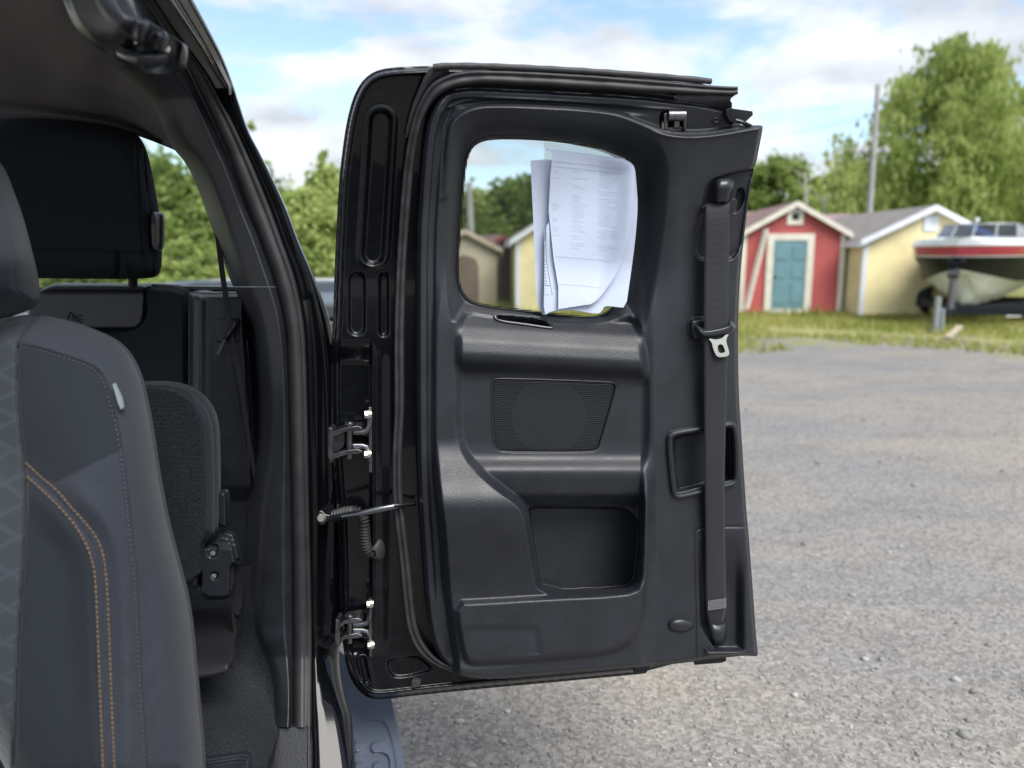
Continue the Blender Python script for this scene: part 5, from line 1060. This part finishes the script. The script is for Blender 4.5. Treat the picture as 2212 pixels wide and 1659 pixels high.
cols = np.array(rows).transpose(1, 0, 2); band = {0: 0, 1: 0, 2: 0, 3: 0, 4: 1, 5: 0, 6: 2, 7: 2, 8: 3, 9: 3, 10: 3, 11: 3, 12: 3, 13: 3}
mi = [band[13-i] for i in range(14)]+[band[i] for i in range(14)]
hull = loft('hull', cols, ['gel_white', 'gel_red', 'gel_black', 'hull_white'], boat, midx=np.array(mi), flip=True)
try: hull.data.set_sharp_from_angle(angle=R(30))
except Exception: pass
b = MB(); tr_ = [MBt@Vector(p) for p in [(-x, 5.6, z) for x, z in sec(5.6)[::-1]]+[(x, 5.6, z) for x, z in sec(5.6)[1:]]]; b.add(tr_, [tuple(range(len(tr_)))]); b.build('transom', 'gel_white', boat)
def wpt(x, s, z): return MBt@Vector((x, s, z))
Wb = [(-.88, 2.9), (-.74, 1.95), (-.40, 1.62), (0, 1.52), (.40, 1.62), (.74, 1.95), (.88, 2.9)]
low = [wpt(x, s, 1.785) for x, s in Wb]; up = [wpt(x*.90, s+.34, 2.07 if abs(x) < .8 else 2.0) for x, s in Wb]
b = MB()
for k in range(6): b.add([low[k], low[k+1], up[k+1], up[k]], [(0, 1, 2, 3)])
ws = b.build('windscreen', 'boat_glass', boat)
b = MB(); b.tube(up, .022, 6); b.tube(low, .02, 6); [b.tube([low[k], up[k]], .022, 6) for k in range(7)]; b.build('frame', 'galv', ws, True)
b = MB(); b.tube([wpt(.0, 1.90, 2.06), wpt(.0, 1.90, 2.16)], .02, 8); b.tube([wpt(0, 1.9, 2.14), wpt(0, 1.9, 2.20)], .045, 10); b.build('mast_light', 'gel_white', boat, True)
b = MB(); b.tube([wpt(0, .12, 1.26), wpt(0, .0, 1.22)], .05, 10); b.tube([wpt(-.10, .12, 1.32), wpt(-.10, -.02, 1.30)], .05, 10); b.tube([wpt(.10, .12, 1.32), wpt(.10, -.02, 1.30)], .05, 10); b.build('bow_eye', 'gel_black', boat, True)
trl = thing('boat_trailer', 'black boat trailer with a grey jack stand carrying the motorboat', 'trailer', (BX, BY, 0), R(-40))
b = MB(); b.bar(wpt(0, -.55, .36), wpt(0, 1.4, .38), .12, .12); b.bar(wpt(0, 1.2, .38), wpt(-.95, 2.2, .40), .10, .12); b.bar(wpt(0, 1.2, .38), wpt(.95, 2.2, .40), .10, .12)
for sg in (-1, 1): b.bar(wpt(sg*.95, 2.15, .40), wpt(sg*.95, 5.5, .42), .10, .12)
for s in (2.2, 3.7, 5.4): b.bar(wpt(-1.0, s, .40), wpt(1.0, s, .40), .10, .10)
b.bar(wpt(-.2, .35, .37), wpt(1.25, .75, .37), .08, .15)
b.build('trailer_frame', 'gel_black', trl)
b = MB(); b.bar(wpt(0, -.05, .40), wpt(0, .02, 1.15), .09, .10); b.tube([wpt(-.09, -.04, 1.08), wpt(.09, -.04, 1.08)], .085, 12); b.build('winch_post', 'dark_metal', trl, True)
b = MB(); a = V(2027, 641, 13.9); c = V(2027, 707, 13.7); b.tube([a, Vector((a.x, a.y, .06))], .055, 12); b.box((a.x-.09, a.y-.09, 0), (a.x+.09, a.y+.09, .05)); b.build('jack_stand', 'galv', trl, True)
b = MB(); a = V(2037, 668, 14.0); b.tube([a, Vector((a.x, a.y, .02))], .045, 10); b.bar(a+Vector((-.06, 0, 0)), wpt(0, -.4, .37), .06, .06); b.build('tongue_post', 'galv', trl, True)
for sg in (-1, 1):
    c = Vector((0, 0, 0)); ctr = (sg*1.12, 3.6, .33); b = MB(); rows_ = []
    for dx, r in ((-.10, .20), (-.10, .30), (-.07, .335), (.07, .335), (.10, .30), (.10, .20)): rows_.append([wpt(ctr[0]+dx, ctr[1]+math.cos(a)*r, ctr[2]+math.sin(a)*r) for a in np.linspace(0, 2*math.pi, 28, endpoint=False)])
    wl = loft('wheel', rows_, 'tyre', trl, True); b = MB(); b.cyl(wpt(ctr[0]-.08, ctr[1], ctr[2]), wpt(ctr[0]+.08, ctr[1], ctr[2]), .21, 20); b.build('rim', 'galv', wl, True)
    rows_ = [[wpt(ctr[0]+dx, ctr[1]+math.cos(a)*r, ctr[2]+math.sin(a)*r) for a in np.linspace(-.15, math.pi+.15, 16)] for dx, r in ((-.15, .40), (-.13, .43), (.13, .43), (.15, .40))]; loft('mudguard', rows_, 'gel_black', trl)
b = MB(); a = V(2190, 676, 14.9); b.box((a.x-.15, a.y-.01, a.z-.08), (a.x+.15, a.y+.01, a.z+.08)); b.build('number_plate', 'plate_white', trl, False, .01)
mb = MB(); g0 = ground(2046, 735); mb.bar((g0[0], g0[1], .04), V(2074, 705, g0[1]+.35), .10, .04); mat('bare_wood', (.40, .33, .25), .85); o = mb.build('wooden_plank', 'bare_wood'); tag(o, 'short pale plank propped in the grass before the boat', 'plank')

# ================================================================ white vehicle far behind the truck
VX, VY = X_at(672, 7.5, 620), 7.5
vh = thing('parked_van', 'white vehicle parked behind the black truck, mostly hidden by it', 'van', (VX-.55, VY, 0))
b = MB(); pr = [(-1.2, .35), (.62, .30), (.66, .66), (.60, .74), (.36, 1.08), (.26, 1.13), (-1.2, 1.135)]; y0, y1 = 0, 1.9
vv = [Vector((VX-.3+x, VY+y, z)) for y in (y0, y1) for x, z in pr]; n = len(pr); b.add(vv, [tuple(range(n)), tuple(range(2*n-1, n-1, -1))]+[(i, i+n, (i+1) % n+n, (i+1) % n) for i in range(n)]); vb = b.build('body', 'gel_white', vh, False, .05)
b = MB(); b.box((VX-1.4, VY-.03, .50), (VX+.37, VY-.006, .66)); b.build('bumper', 'frame_dark', vh, False, .01)
b = MB(); b.box((VX-.30, VY-.05, .57), (VX+.36, VY-.032, .61)); b.build('bumper_reflection', 'chrome', vh, False, .005)  # bright strip standing in for a white reflection on the dark bumper
for x in (-1.0, .25):
    b = MB(); b.cyl((VX-.3+x, VY+.1, .32), (VX-.3+x, VY+.3, .32), .32, 24); b.build('wheel', 'tyre', vh, True)
